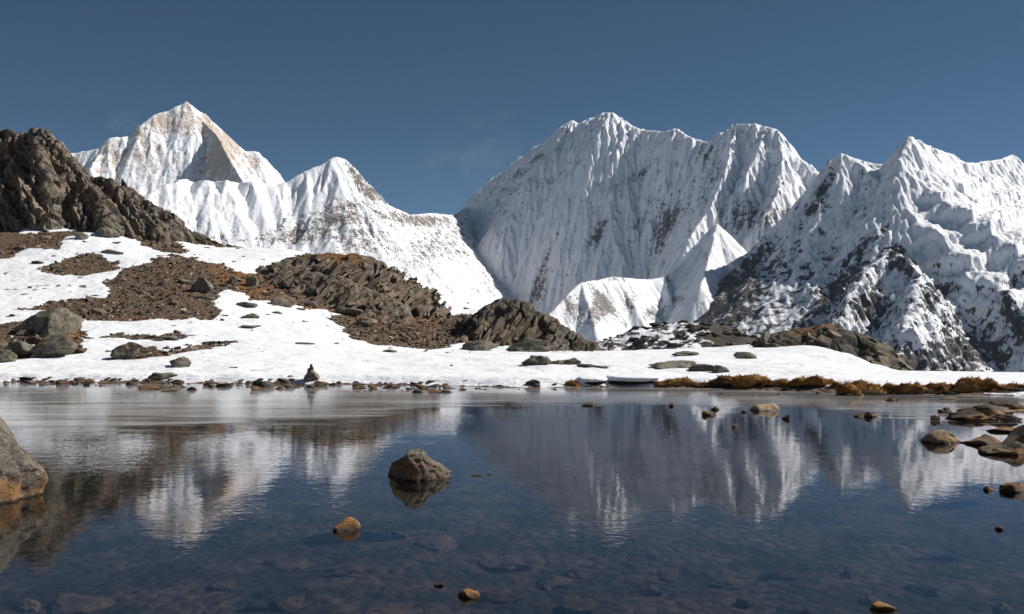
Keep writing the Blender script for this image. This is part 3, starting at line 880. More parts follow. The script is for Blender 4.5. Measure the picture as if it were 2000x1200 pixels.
# ------------------------------------------------------------------ rock shapes
def ico(sub):
    bm = bmesh.new(); bmesh.ops.create_icosphere(bm, subdivisions=sub, radius=1.0)
    v = np.array([x.co[:] for x in bm.verts]); f = np.array([[q.index for q in x.verts] for x in bm.faces]); bm.free()
    return v, f


ICO = {k: ico(k) for k in (1, 2, 3, 4, 5)}


def rock_shape(seed, sub=3, cuts=9, rough=0.10, cmin=0.42, cmax=0.8):
    r = np.random.default_rng(seed)
    v, f = ICO[sub]; v = v.copy()
    for _ in range(cuts):
        n = r.normal(size=3); n /= np.linalg.norm(n)
        c = r.uniform(cmin, cmax)
        d = v @ n - c
        v -= np.maximum(d, 0)[:, None] * n * 0.93
    v *= (1 + rough * fbm3(v * 1.7 + seed, 3, seed))[:, None]
    if sub >= 4:
        k = 1 - 2 * np.abs(fbm3(v * 2.3 + seed * 1.3, 3, seed + 5))
        v *= (1 + (0.5 * rough + 0.02) * (k - 0.5))[:, None]
        v *= (1 + (0.35 * rough + 0.04) * fbm3(v * 5.0 + seed, 4, seed + 3, 0.65))[:, None]
        v *= (1 + 0.035 * (1 - 2 * np.abs(fbm3(v * 11.0 + seed, 2, seed + 4))))[:, None]
    v -= (v.max(0) + v.min(0)) / 2
    v /= (v.max(0) - v.min(0)) / 2
    return v, f


def rock_obj(name, mat, pos, w, h, depth=None, seed=0, sub=3, rz=0.0, sink=0.35, profile=None, cuts=9, rough=0.10, parent=None, tilt=0.0):
    """one boulder: w wide, h above the surface it lies on, resting at pos"""
    v, f = rock_shape(seed, sub, cuts, rough)
    depth = depth or w * 0.75
    v = v * np.array([w / 2, depth / 2, 1.0])
    if profile is not None:
        us, hs = zip(*profile)
        v[:, 2] = np.sign(v[:, 2]) * np.abs(v[:, 2]) ** 0.55
        top = np.interp(v[:, 0] / (w / 2), us, hs)
        v[:, 2] = np.where(v[:, 2] > 0, v[:, 2] * top * h, v[:, 2] * h * sink)
    else:
        tot = h * (1 + sink)
        v[:, 2] = (v[:, 2] + 1) / 2 * tot - h * sink
    if rz or tilt:
        R = np.array((Matrix.Rotation(rz, 3, 'Z') @ Matrix.Rotation(tilt, 3, 'Y')))
        v = v @ R.T
    me = mesh_np(name, v, f, mat, sub >= 3)
    o = bpy.data.objects.new(name, me)
    o.location = tuple(float(q) for q in pos)
    return link(o, parent)


def place(px, py, w, h, name, mat, seed, label=None, group=None, water=True, cat=None, front=0.3, **kw):
    """boulder from its outline in the photograph: bottom centre (px, py), size in photograph pixels"""
    q = on_ground(px, py, water=water)
    s = q[1] / F
    dep = kw.pop('depth', None) or w * s * 0.75
    q[1] += dep * front                                # py is the front foot of the stone
    q[0] = (px - 1000) / F * q[1]
    q[2] = 0.0 if (q[2] == 0.0) else float(gz(q[0], q[1]))
    # seen at its new depth
    s = q[1] / F
    top = CAMH + (HOR - (py - h)) / F * q[1]
    hh = max(top - q[2], h * s * 0.6)
    o = rock_obj(name, mat, q, w * s, hh, dep, seed, **kw)
    if label: tag(o, label, cat or 'rock', group)
    return o


# ------------------------------------------------------------------ layered outcrops
BUILT = []


def slab_meshes(n=14, seed=500):
    out = []
    for k in range(n):
        r = np.random.default_rng(seed + k)
        bm = bmesh.new(); bmesh.ops.create_cube(bm, size=2.0)
        bmesh.ops.subdivide_edges(bm, edges=[e for e in bm.edges if abs(e.verts[0].co.x - e.verts[1].co.x) > 1], cuts=1)
        for v in bm.verts:
            v.co.x *= 1 + r.uniform(-.32, .05); v.co.y *= 1 + r.uniform(-.35, .05); v.co.z *= 1 + r.uniform(-.35, .25)
            v.co.x += r.uniform(-.12, .12) * v.co.z
        me = bpy.data.meshes.new('slab'); bm.to_mesh(me); bm.free()
        me.materials.append(mat_slab); out.append(me)
    return out


SLABS = slab_meshes()


def make_outcrop(name, label, cat, ridges, box, step, axis, thick, amp, mat, n_slabs, seed, moss_fn, size=(0.5, 1.6), smooth_amp=0.25, crown=0.3):
    x0, x1, y0, y1 = box
    nx = int((x1 - x0) / step) + 1; ny = int((y1 - y0) / step) + 1
    X, Y = np.meshgrid(np.linspace(x0, x1, nx), np.linspace(y0, y1, ny))
    WX = X + 0.5 * fbm2(X / 2.5, Y / 2.5, 3, seed); WY = Y + 0.5 * fbm2(X / 2.5 + 9, Y / 2.5, 3, seed + 1)
    H, D, S = ridge_field(WX, WY, ridges)
    H = H + smooth_amp * fbm2(X / 2.0, Y / 2.0, 4, seed + 2)
    G = gz(X, Y)
    gy, gx = np.gradient(H, step)
    N = np.stack([-gx, -gy, np.ones_like(gx)], -1); N /= np.linalg.norm(N, axis=-1, keepdims=True)
    Pp = np.stack([X, Y, H], -1)
    q = Pp.reshape(-1, 3)
    ph = (q @ axis) / thick + 1.1 * fbm3(q * 0.45, 3, seed + 5) + 0.35 * fbm3(q * 1.8, 2, seed + 6)
    fr = ph - np.floor(ph)
    band = _hash(np.floor(ph).astype(np.int64), np.zeros(len(ph), np.int64), np.zeros(len(ph), np.int64), seed) % np.uint32(1000) / 1000.0
    blk = (q @ np.cross(axis, (0, 1, 0))) / (thick * 3.2) + band * 7 + 0.3 * fbm3(q * 0.8, 2, seed + 8)
    bfr = blk - np.floor(blk)
    bh = _hash(np.floor(ph).astype(np.int64), np.floor(blk).astype(np.int64), np.zeros(len(ph), np.int64), seed + 1) % np.uint32(1000) / 1000.0
    steep = smooth(0.25, 0.7, np.hypot(gx, gy)).ravel()
    disp = amp * ((bh - 0.5) * 1.5 + (fr - 0.5) * 0.6 - 0.5 * smooth(0.12, 0.0, fr) - 0.35 * smooth(0.08, 0.0, bfr)) * (0.15 + 0.85 * steep)
    disp *= (1 - crown) + crown * smooth(0.2, 1.8, D).ravel()
    disp += amp * 0.35 * fbm3(q * 3.2, 3, seed + 7)
    q2 = q + N.reshape(-1, 3) * disp[:, None]
    mz = moss_fn(*to_px(X, Y, H), np.hypot(gx, gy), X, Y).ravel()
    keep = (H > G - 0.30)
    f = grid_faces(ny, nx, keep)
    V, f, at = compact(q2, f, {'moss': mz})
    # settle the rim into the ground
    t = bpy.data.objects.new(name, None); t.location = (float((x0 + x1) / 2), float((y0 + y1) / 2), float(gz((x0 + x1) / 2, y0))); link(t)
    tag(t, label, cat)
    V = V - np.array(t.location)
    o = link(bpy.data.objects.new('rock_mass', mesh_np('rock_mass', V, f, mat, False, at)), t)
    BUILT.append((X, Y, H, keep))
    # single slabs that stand proud of the mass
    r = np.random.default_rng(seed + 33)
    ok = np.nonzero((keep & (H > G + 0.12) & (np.hypot(gx, gy) > 0.45) & (Y < y0 + (y1 - y0) * 0.85) & (D > 0.9 + crown)).ravel())[0]
    ax = Vector(axis)
    for k in range(n_slabs):
        i = int(r.choice(ok)); c = q2[i]
        nrm = Vector(N.reshape(-1, 3)[i])
        along = (nrm.cross(ax)); along.normalize()      # the bed's trace across the face
        if along.z < 0: along = -along
        z = (ax + Vector(r.normal(size=3)) * 0.13).normalized()
        xx = (along - z * along.dot(z)).normalized(); yy = z.cross(xx)
        xx = (xx + yy * r.normal() * 0.16 + nrm * r.normal() * 0.05).normalized(); yy = z.cross(xx).normalized(); xx = yy.cross(z)
        sl = bpy.data.objects.new('slab', SLABS[int(r.integers(len(SLABS)))])
        L = size[0] + (size[1] - size[0]) * r.random() ** 2.2
        T = thick * r.uniform(0.2, 0.55)
        mw = Matrix((xx, yy, z)).transposed().to_4x4()
        mw = Matrix.Translation(Vector(c) - Vector(t.location) - nrm * 0.055) @ mw @ Matrix.Diagonal((L / 2, r.uniform(0.14, 0.26), T / 2, 1))
        link(sl, t); sl.matrix_local = mw
    return t


def mo(bl, base=0.1, flat=0.5):
    def fn(px, py, g, X, Y):
        return base + flat * smooth(0.75, 0.25, g) + blobs(px, py, bl) + 0.25 * fbm2(X / 1.5, Y / 1.5, 3, 77)
    return fn


make_outcrop('rocky_crag', 'big dark crag of layered rock rising above the brown slope', 'crag', [
    RL([(-420, 200, 75.0), (-150, 228, 72.0), (0, 247, 70.0), (30, 262, 69.0), (55, 256, 68.0), (90, 257, 67.5), (118, 280, 67.2), (140, 311, 67.0), (190, 343, 67.1), (240, 361, 66.8), (300, 394, 67.0), (350, 428, 67.4), (400, 460, 67.8), (462, 488, 68.8)], 2.2, 1.7, 1.6, 0.3),
    RL([(78, 262, 67.6), (84, 300, 65.4), (92, 345, 64.4), (112, 415, 63.8)], 2.2, 1.9, 1.5, 0.2),
    RL([(25, 265, 69.0), (28, 320, 65.5), (35, 370, 64.4), (45, 425, 64.2)], 2.0, 1.8, 1.5, 0.3),
    RL([(150, 318, 67.0), (178, 362, 65.4), (215, 415, 64.0)], 1.7, 1.7, 1.5, 0.3),
    RL([(240, 361, 66.8), (268, 396, 65.5), (310, 440, 64.6)], 1.6, 1.6, 1.5, 0.3),
    RL([(-200, 235, 72.0), (-180, 330, 65.6), (-170, 420, 63.6)], 1.3, 1.4, 1.5, 0.4),
    RL([(-70, 238, 71.0), (-60, 320, 66.0), (-50, 410, 63.6)], 1.3, 1.4, 1.5, 0.4),
], (-60, -17.5, 57, 79), 0.11, AX_LEFT, 0.50, 0.46, mat_schist_left, 290, 210,
    mo([(150, 360, 20, 20, 0, .4), (120, 400, 30, 20, 0, .35), (250, 400, 60, 20, 40, .25), (200, 400, 30, 14, 20, .2)], 0.02, 0.35), (0.7, 2.6), 0.28)

make_outcrop('slab_outcrop', 'long brown outcrop of tilted slabs with rusty grass on its crown', 'outcrop', [
    RL([(500, 560, 58), (530, 530, 58.2), (565, 508, 58.6), (600, 498, 59), (640, 495, 59), (690, 496, 58.6), (715, 505, 58.2), (745, 526, 57.6), (775, 548, 57), (800, 572, 56.4), (825, 600, 55.8), (848, 620, 55.2), (880, 648, 54.5)], 0.45, 1.05, 1.6, 0.6),
    RL([(560, 520, 57.4), (600, 530, 55.8), (680, 545, 54.8), (760, 580, 54)], 0.8, 1.15, 1.0, 0.6),
], (-15.5, -2.4, 48.5, 63), 0.075, AX_MID, 0.44, 0.34, mat_schist_mid, 280, 230,
    mo([(650, 503, 60, 12, 8, .55), (700, 520, 40, 14, 30, .4), (780, 580, 16, 30, -40, .3), (520, 560, 24, 20, 0, .5), (600, 600, 60, 10, 10, .4), (760, 610, 60, 14, 20, .3), (720, 620, 30, 10, 20, .25)], 0.02, 0.30), (0.6, 2.0), 0.22, 0.9)

make_outcrop('steep_outcrop', 'dark outcrop of steep slabs sloping down to the snow flat', 'outcrop', [
    RL([(940, 612, 50.5), (965, 594, 50.6), (985, 582, 50.8), (1005, 583, 50.8), (1030, 595, 50.5), (1060, 612, 50), (1090, 634, 49.6), (1120, 651, 49.2), (1150, 668, 48.8), (1175, 682, 48.4), (1205, 692, 48)], 0.9, 1.2, 1.0, 0.3),
    RL([(905, 625, 52), (930, 620, 51.4), (960, 610, 50.8)], 0.9, 1.1, 1.0, 0.3),
    RL([(1075, 625, 49.8), (1068, 655, 48.2), (1060, 690, 47)], 0.9, 1.0, 1.0, 0.3),
], (-6.2, 6.0, 45.3, 53.5), 0.062, AX_RIGHT, 0.46, 0.34, mat_schist_right, 180, 250,
    mo([(920, 640, 20, 12, 0, .5), (1060, 600, 60, 10, 30, .25), (1180, 685, 30, 8, 20, .5), (1010, 585, 30, 8, 0, .2)], 0.0, 0.25), (0.6, 1.9), 0.2, 0.7)

make_outcrop('mossy_mound', 'rounded dark mossy rock mound behind the snow edge', 'mound', [
    RL([(1490, 690, 46), (1520, 664, 46), (1545, 648, 46.2), (1580, 638, 46.4), (1612, 634, 46.4), (1640, 640, 46.2), (1665, 655, 45.6), (1690, 672, 45), (1712, 694, 44.4), (1730, 718, 43.8), (1745, 745, 43.2)], 0.5, 0.95, 1.2, 0.6),
    RL([(1640, 655, 45.5), (1655, 700, 43.2), (1670, 740, 42)], 0.7, 0.9, 1.2, 0.4),
], (11.0, 18.8, 40.5, 49.5), 0.075, unit((0.2, -0.5, 0.85)), 0.7, 0.22, mat_mound, 40, 270,
    mo([(1600, 655, 60, 14, 8, .35), (1690, 690, 14, 30, -40, .2)], 0.15, 0.25), (0.5, 1.3), 0.2)


# far moraine hump of black boulders under snow
m = M('snow and dark rubble')
p = m.pos()
f = m.ramp(m.math('ADD', m.attr('moss'), m.math('MULTIPLY_ADD', m.noise(m.pos(scale=(1, 1, 2.5)), 0.55, 5, 0.65), 2.0, -1.0)), 0.42, 0.52)
nb = m.bump(m.noise(p, 1.5, 5, 0.7), 0.8, 0.25)
mat_moraine = m.done(m.bsdf(m.mix(f, SNOW, m.mix(m.noise(p, 2.0, 4, 0.7), (0.02, 0.02, 0.02), (0.10, 0.085, 0.065))), 0.85, nb, 0.2))
step = 0.30
X, Y = np.meshgrid(np.arange(8, 34, step), np.arange(104, 134, step))
H, D, S = ridge_field(X, Y, [RL([(1140, 705, 118), (1180, 676, 118), (1215, 660, 118), (1260, 645, 119), (1310, 636, 120), (1355, 632, 120), (1385, 634, 120), (1410, 650, 119), (1440, 672, 118), (1470, 700, 117)], 0.35, 0.55, 4, 1.5)])
H = H + 0.5 * fbm2(X / 3, Y / 3, 4, 301) + 0.25 * ridged2(X / 1.1, Y / 1.1, 3, 303)
G = ground_z(X, Y)
keep = H > np.minimum(G, -4) - 0.5
px, py = to_px(X, Y, H)
V, f, at = compact(np.stack([X, Y, H], -1).reshape(-1, 3), grid_faces(*X.shape, keep), {'moss': 0.46 + 0.5 * smooth(1360, 1420, px) - 0.1 * fbm2(X / 4, Y / 4, 2, 305)})
mor = link(bpy.data.objects.new('moraine_mound', mesh_np('moraine_mound', V, f, mat_moraine, True, at)))
tag(mor, 'low far mound of black boulders streaked with snow', 'mound')
BOULD = []
for k in range(8):
    v, f = rock_shape(700 + k, 2, 14, 0.2, 0.25, 0.7)
    BOULD.append(mesh_np('boulder', v, f, mat_black, False))
r = np.random.default_rng(5)
okk = np.nonzero((keep & (Y < 121)).ravel())[0]
for k in range(240):
    i = int(r.choice(okk))
    b = bpy.data.objects.new('boulder', BOULD[k % 8]); link(b, mor)
    s = r.uniform(0.2, 0.6)
    b.location = (X.ravel()[i], Y.ravel()[i], H.ravel()[i] + 0.1 * s)
    b.scale = (s * r.uniform(0.9, 1.5), s, s * r.uniform(0.45, 0.75)); b.rotation_euler = (0, 0, r.uniform(0, 6.28))

# ------------------------------------------------------------------ boulders standing in the lake
place(-84, 992, 310, 228, 'boulder', mat_big_rock, 905, 'large grey boulder with orange water line at the lake edge, biggest in the water', cat='boulder', sub=5, cuts=16, rough=0.14, depth=1.1,
      profile=[(-1, .5), (-.5, .9), (.0, 1.0), (.25, .86), (.45, .70), (.7, .52), (.93, .40), (1, .36)], front=0.35, sink=0.3)
place(820, 938, 132, 60, 'lake_rock', mat_big_rock, 912, 'dark humped rock with orange right tip alone in the open water', sub=5, cuts=6, rough=0.30, front=0.3, depth=0.62,
      profile=[(-1, .5), (-.8, .72), (-.5, .78), (-.42, .80), (-.34, 1.02), (-.05, 1.04), (.14, 1.0), (.22, .80), (.5, .58), (.8, .44), (1, .34)], sink=0.5)
place(677, 1036, 56, 26, 'lake_stone', mat_tan_rock, 923, 'small rounded tan stone alone in the dark water', sub=4, cuts=5, rough=0.06, front=0.3, sink=0.6)
place(916, 1168, 44, 19, 'lake_stone', mat_dark_lake, 931, 'small brown rough stone barely above the water, beside a tiny chip', sub=4, front=0.3, sink=0.7)
place(858, 1145, 20, 8, 'lake_stone', mat_dark_lake, 932, 'tiny dark stone chip beside the small brown rough stone', sub=3, front=0.3, sink=0.7)
place(1722, 1192, 54, 16, 'lake_stone', mat_dark_lake, 933, 'low black wet stone breaking the near water', sub=4, front=0.3, sink=0.7)
place(1952, 1036, 16, 9, 'lake_stone', mat_dark_lake, 934, 'tiny black stone alone in the near water', sub=3, front=0.3, sink=0.7)
place(1930, 959, 20, 9, 'lake_stone', mat_lake_rock, 935, 'small brown stone beside a larger flat brown stone', sub=3, front=0.3, sink=0.7)
place(1976, 962, 50, 20, 'lake_stone', mat_lake_rock, 936, 'flat brown stone with a small companion in the open water', sub=4, front=0.3, sink=0.7)
place(930, 930, 22, 3, 'lake_stone', mat_dark_lake, 937, 'thin dark sliver of stone at water level near the humped rock', 'slivers by the humped rock', sub=2, front=0.3, sink=1.0)
place(958, 928, 16, 3, 'lake_stone', mat_dark_lake, 938, 'thin dark sliver of stone at water level near the humped rock', 'slivers by the humped rock', sub=2, front=0.3, sink=1.0)
place(1494, 803, 58, 22, 'lake_stone', mat_tan_rock, 941, 'pale orange flat stone with a crumbly crest in the shallow water', sub=4, rough=0.2, front=0.3, profile=[(-1, .4), (-.5, .55), (0, .6), (.35, .8), (.6, 1), (.9, .9), (1, .5)], sink=0.5)
place(1840, 866, 74, 28, 'lake_rock', mat_tan_rock, 942, 'orange and grey rounded rock mirrored beside the rock shelf', sub=5, rough=0.14, front=0.3, sink=0.5, profile=[(-1, .3), (-.7, .8), (-.4, 1), (.1, .92), (.5, .85), (.8, .5), (1, .3)])
place(1922, 870, 74, 22, 'lake_rock', mat_lake_rock, 943, 'jagged orange rock between the rounded rock and the dark wedge', sub=4, rough=0.22, front=0.3, sink=0.5, profile=[(-1, .25), (-.6, .4), (-.1, .7), (.2, 1), (.6, .9), (1, .5)])
place(1958, 888, 92, 30, 'lake_rock', mat_lake_rock, 944, 'low jagged rock with pale stones below the dark wedge', sub=4, rough=0.22, front=0.3, sink=0.5, profile=[(-1, .3), (-.5, .5), (0, .6), (.4, 1), (.8, .9), (1, .6)])
place(2005, 870, 110, 44, 'lake_rock', mat_dark_lake, 945, 'dark smooth wedge of rock at the frame edge', sub=4, rough=0.05, front=0.4, sink=0.4, profile=[(-1, .12), (-.5, .5), (0, .95), (.4, 1), (1, .6)])
place(1968, 845, 84, 10, 'lake_rock', mat_dark_lake, 946, 'flat dark slab lying at water level behind the dark wedge', sub=4, rough=0.05, front=0.4, sink=0.8)
for i, (px, py, w, h, mt, lb) in enumerate([
    (1925, 812, 120, 24, mat_dark_lake, 'long dark hump of the rock shelf, topmost of its rocks'),
    (1893, 822, 84, 19, mat_dark_lake, 'dark front rock of the shelf with a mirrored foot'),
    (1958, 823, 72, 15, mat_lake_rock, 'brown flat front rock of the shelf, sloping right'),
    (1848, 808, 36, 12, mat_dark_lake, 'small dark end rock of the shelf'),
    (1962, 800, 70, 17, mat_dark_lake, 'dark rock at the back of the shelf with a pale end'),
    (1960, 811, 52, 12, mat_tan_rock, 'pale tan stone wedged in the rock shelf'),
    (1990, 806, 36, 7, mat_dark_lake, 'low dark stone past the end of the rock shelf'),
    (1826, 822, 19, 12, mat_tan_rock, 'small tan pointed stone left alone beside the rock shelf'),
]):
    place(px, py, w, h, 'shelf_rock', mt, 960 + i, lb, 'rocks of the shallow shelf', sub=4, rough=0.32, cuts=12, front=0.3, sink=0.6)
for i, (px, py, w, h) in enumerate([(1148, 793, 24, 6), (1312, 794, 12, 6), (1397, 801, 20, 8), (1385, 812, 30, 10), (1436, 835, 15, 7), (1535, 819, 15, 9), (1678, 814, 24, 8), (1700, 815, 26, 11), (1476, 775, 12, 4), (1525, 771, 14, 4),
                                    (1745, 785, 26, 7), (1660, 790, 10, 3), (1600, 770, 16, 5), (1410, 770, 14, 4), (1850, 782, 60, 6), (1455, 806, 14, 4)]):
    place(px, py, w, h, 'shallow_stone', mat_lake_rock if i % 3 else mat_dark_lake, 1000 + i, 'small brown stone poking out of the shallows near the turf bank', 'small stones in the shallows', sub=4, rough=0.3, cuts=14, front=0.3, sink=0.8)

# stones lying on the lake bed
for i, (px, py, w, d) in enumerate([(150, 1115, 150, 40), (60, 1118, 90, 30), (210, 1166, 110, 26), (690, 1058, 170, 40), (850, 1020, 150, 40), (985, 1048, 130, 34), (1080, 1078, 100, 20), (1130, 1062, 70, 14), (1265, 1090, 110, 26), (1300, 1060, 80, 18),
                                    (1440, 1148, 90, 34), (1460, 1118, 60, 16), (1520, 1072, 90, 18), (1560, 1182, 160, 40), (1388, 1178, 60, 30), (1660, 1068, 50, 14), (1700, 1110, 60, 18), (1960, 1122, 70, 40), (1580, 1145, 50, 18), (1420, 1080, 90, 16),
                                    (560, 1045, 120, 22), (560, 1120, 110, 22), (430, 1090, 80, 20), (330, 1140, 90, 20), (760, 1120, 130, 26), (880, 1190, 120, 30), (640, 1185, 120, 26), (1180, 1150, 120, 30), (1060, 1180, 130, 30), (1250, 1190, 110, 30), (1850, 1160, 90, 26),
                                    (1800, 1090, 80, 16), (420, 1175, 100, 20), (120, 1185, 110, 22), (970, 1105, 110, 20), (780, 1000, 70, 10), (1120, 1125, 100, 20)]):
    zb = -0.34
    Yb = (CAMH - zb) * F / (py - HOR)
    x = (px - 1000) / F * Yb
    w_m = w / F * Yb
    o = rock_obj('submerged_stone', mat_bed_rock, (x, Yb, min(zb, float(gz(x, Yb)) + 0.02)), w_m * rng.uniform(0.7, 1.1), 0.05, w_m * rng.uniform(0.4, 0.8), 1100 + i, 4, rng.uniform(0, 3), 1.5, cuts=14, rough=0.35)
    tag(o, 'flat reddish stone lying on the bed under the clear near water', 'stone', 'stones on the lake bed')

# ------------------------------------------------------------------ boulders on the shore and the slope
for i, (px, py, w, h, mt, lb) in enumerate([
    (92, 655, 126, 56, mat_grey, 'big smooth grey boulder on the snow slope with a blue shadow on its left'),
    (112, 702, 92, 50, mat_grey, 'grey-green lumpy boulder just below the big smooth boulder'),
    (45, 699, 64, 34, mat_grey, 'pale grey boulder with a rusty top left of the lumpy boulder'),
    (6, 713, 52, 32, mat_grey, 'pale broken boulder cut by the frame edge above the shore'),
    (66, 676, 34, 18, mat_grey, 'small flat stone tucked behind the lumpy boulder'),
    (350, 723, 46, 27, mat_grey, 'pointed brown stone alone on the snow by the shore'),
    (320, 742, 58, 15, mat_grey, 'flat mottled stone at the water edge below the pointed stone'),
    (1047, 718, 60, 24, mat_grey, 'square grey block leading a chain of low rocks on the snow'),
    (1092, 716, 44, 12, mat_grey, 'low grey rock next to the square block'),
    (1117, 717, 36, 18, mat_grey, 'humped grey rock in the middle of the low chain'),
    (1146, 722, 40, 10, mat_grey, 'flat grey rock near the end of the low chain'),
    (1174, 724, 40, 7, mat_grey, 'thin last rock of the low chain'),
    (1340, 699, 56, 13, mat_grey, 'low grey rock alone high on the snow flat'),
    (1455, 705, 52, 18, mat_grey, 'broken grey rock in two steps on the snow flat'),
    (1316, 724, 96, 20, mat_grey, 'long low grey rock above the undercut snow bank'),
    (1376, 730, 64, 19, mat_grey, 'grey rock continuing the long low rock'),
    (1408, 733, 34, 20, mat_grey, 'dark grey end block beside the long low rock'),
    (762, 692, 30, 9, mat_grey, 'small dark stone on the snow below the scree fan'),
    (245, 706, 62, 24, mat_grey, 'dark grey stone lying in a rusty patch on the snow'),
    (258, 682, 44, 14, mat_black, 'black flat stone above the rusty patch'),
    (330, 668, 50, 12, mat_grey, 'flat grey stone on the upper snow band'),
    (395, 572, 46, 30, mat_grey, 'grey boulder standing in the brown scree'),
    (362, 556, 34, 12, mat_grey, 'flat grey stone beside the boulder in the scree'),
    (410, 588, 40, 14, mat_grey, 'low stone below the boulder in the scree'),
    (456, 560, 26, 22, mat_grey, 'round grey stone on the grassy rim of the scree'),
    (492, 562, 28, 22, mat_grey, 'upright grey stone between scree and slab outcrop'),
    (555, 602, 50, 26, mat_slab, 'leaning flat boulder at the foot of the slab outcrop'),
    (607, 600, 24, 12, mat_pale, 'small pale stone at the foot of the slab outcrop'),
    (680, 618, 60, 18, mat_slab, 'long slab lying under the slab outcrop'),
    (712, 640, 52, 20, mat_slab, 'dark flat boulder on top of the scree fan'),
    (1008, 664, 56, 34, mat_pale, 'pale whitish boulder among dark slabs of the steep outcrop'),
    (938, 688, 74, 24, mat_grey, 'low grey-green boulder at the foot of the steep outcrop'),
    (1032, 690, 92, 32, mat_grey, 'wide grey-green boulder below the pale boulder'),
    (140, 447, 20, 12, mat_pale, 'light grey stone at the foot of the crag'),
    (210, 467, 50, 24, mat_grey, 'pale broken stone at the crag foot above the snow'),
    (160, 470, 26, 16, mat_grey, 'dark stone on the brown slope above the snow'),
    (245, 366, 20, 18, mat_black, 'dark upright boulder perched on the ridge of the crag'),
    (1510, 682, 40, 12, mat_grey, 'low brown rock where the snow meets the mossy mound'),
    (483, 604, 46, 14, mat_grey, 'flat grey rock poking through snow below the grassy rim'),
    (490, 625, 38, 14, mat_grey, 'low dark rock on the snow left of the scree fan'),
    (485, 645, 36, 8, mat_grey, 'small flat stone lower on the snow left of the scree fan'),
    (595, 677, 40, 7, mat_grey, 'thin flat stone on the snow below the slab outcrop'),
]):
    wt = py > 735
    o = place(px, py, w, h, 'boulder' if w > 30 else 'stone', mt, 1300 + i, lb, 'rocks on the shore and slope', water=False, sub=4 if w > 24 else 3, rough=0.26, front=0.25, sink=0.5, cuts=12)

# cairn: a pointed stone with smaller stones set on top
q = on_ground(612, 743, water=False)
s = q[1] / F
t = tag(bpy.data.objects.new('cairn', None), 'small cairn of stones piled on a pointed rock at the shore', 'cairn')
t.location = q; link(t)
rock_obj('base_stone', mat_slab, (0, 0, 0), 36 * s, 20 * s, 26 * s, 1401, 4, 0, 0.3, profile=[(-1, .5), (-.5, .9), (-.2, 1.05), (.3, .7), (1, .2)], parent=t)
rock_obj('stone', mat_slab, (-4 * s, 0, 15 * s), 16 * s, 7 * s, 14 * s, 1402, 3, 0.4, 0.5, parent=t)
rock_obj('stone', mat_black, (-4 * s, 0, 20 * s), 11 * s, 6 * s, 10 * s, 1403, 3, 1.4, 0.5, parent=t)
rock_obj('top_stone', mat_black, (-4 * s, 0, 24.5 * s), 7 * s, 6 * s, 6 * s, 1404, 3, 0.9, 0.5, parent=t)

# shared shapes for the many small stones
SMALL = {}
for nm, mt in (('grey', mat_grey), ('dark', mat_black), ('slab', mat_slab), ('lake', mat_lake_rock)):
    SMALL[nm] = []
    for k in range(6):
        v, f = rock_shape(1500 + k + 10 * len(SMALL), 2, 14, 0.2, 0.25, 0.7)
        SMALL[nm].append(mesh_np('stone', v, f, mt, False))


def small(name, kind, px, py, w, h, label, group, cat='stone', water=False, sinkf=0.3):
    q = on_ground(px, py, water=water)
    s = q[1] / F
    o = bpy.data.objects.new(name, SMALL[kind][int(rng.integers(6))])
    o.location = (q[0], q[1], q[2] + h * s * (0.5 - sinkf))
    o.scale = (w * s / 2, w * s * rng.uniform(0.3, 0.5), h * s / 2 * 1.25); o.rotation_euler = (rng.uniform(-.15, .15), rng.uniform(-.15, .15), rng.uniform(-0.5, 0.5))
    tag(link(o), label, cat, group)
    return o


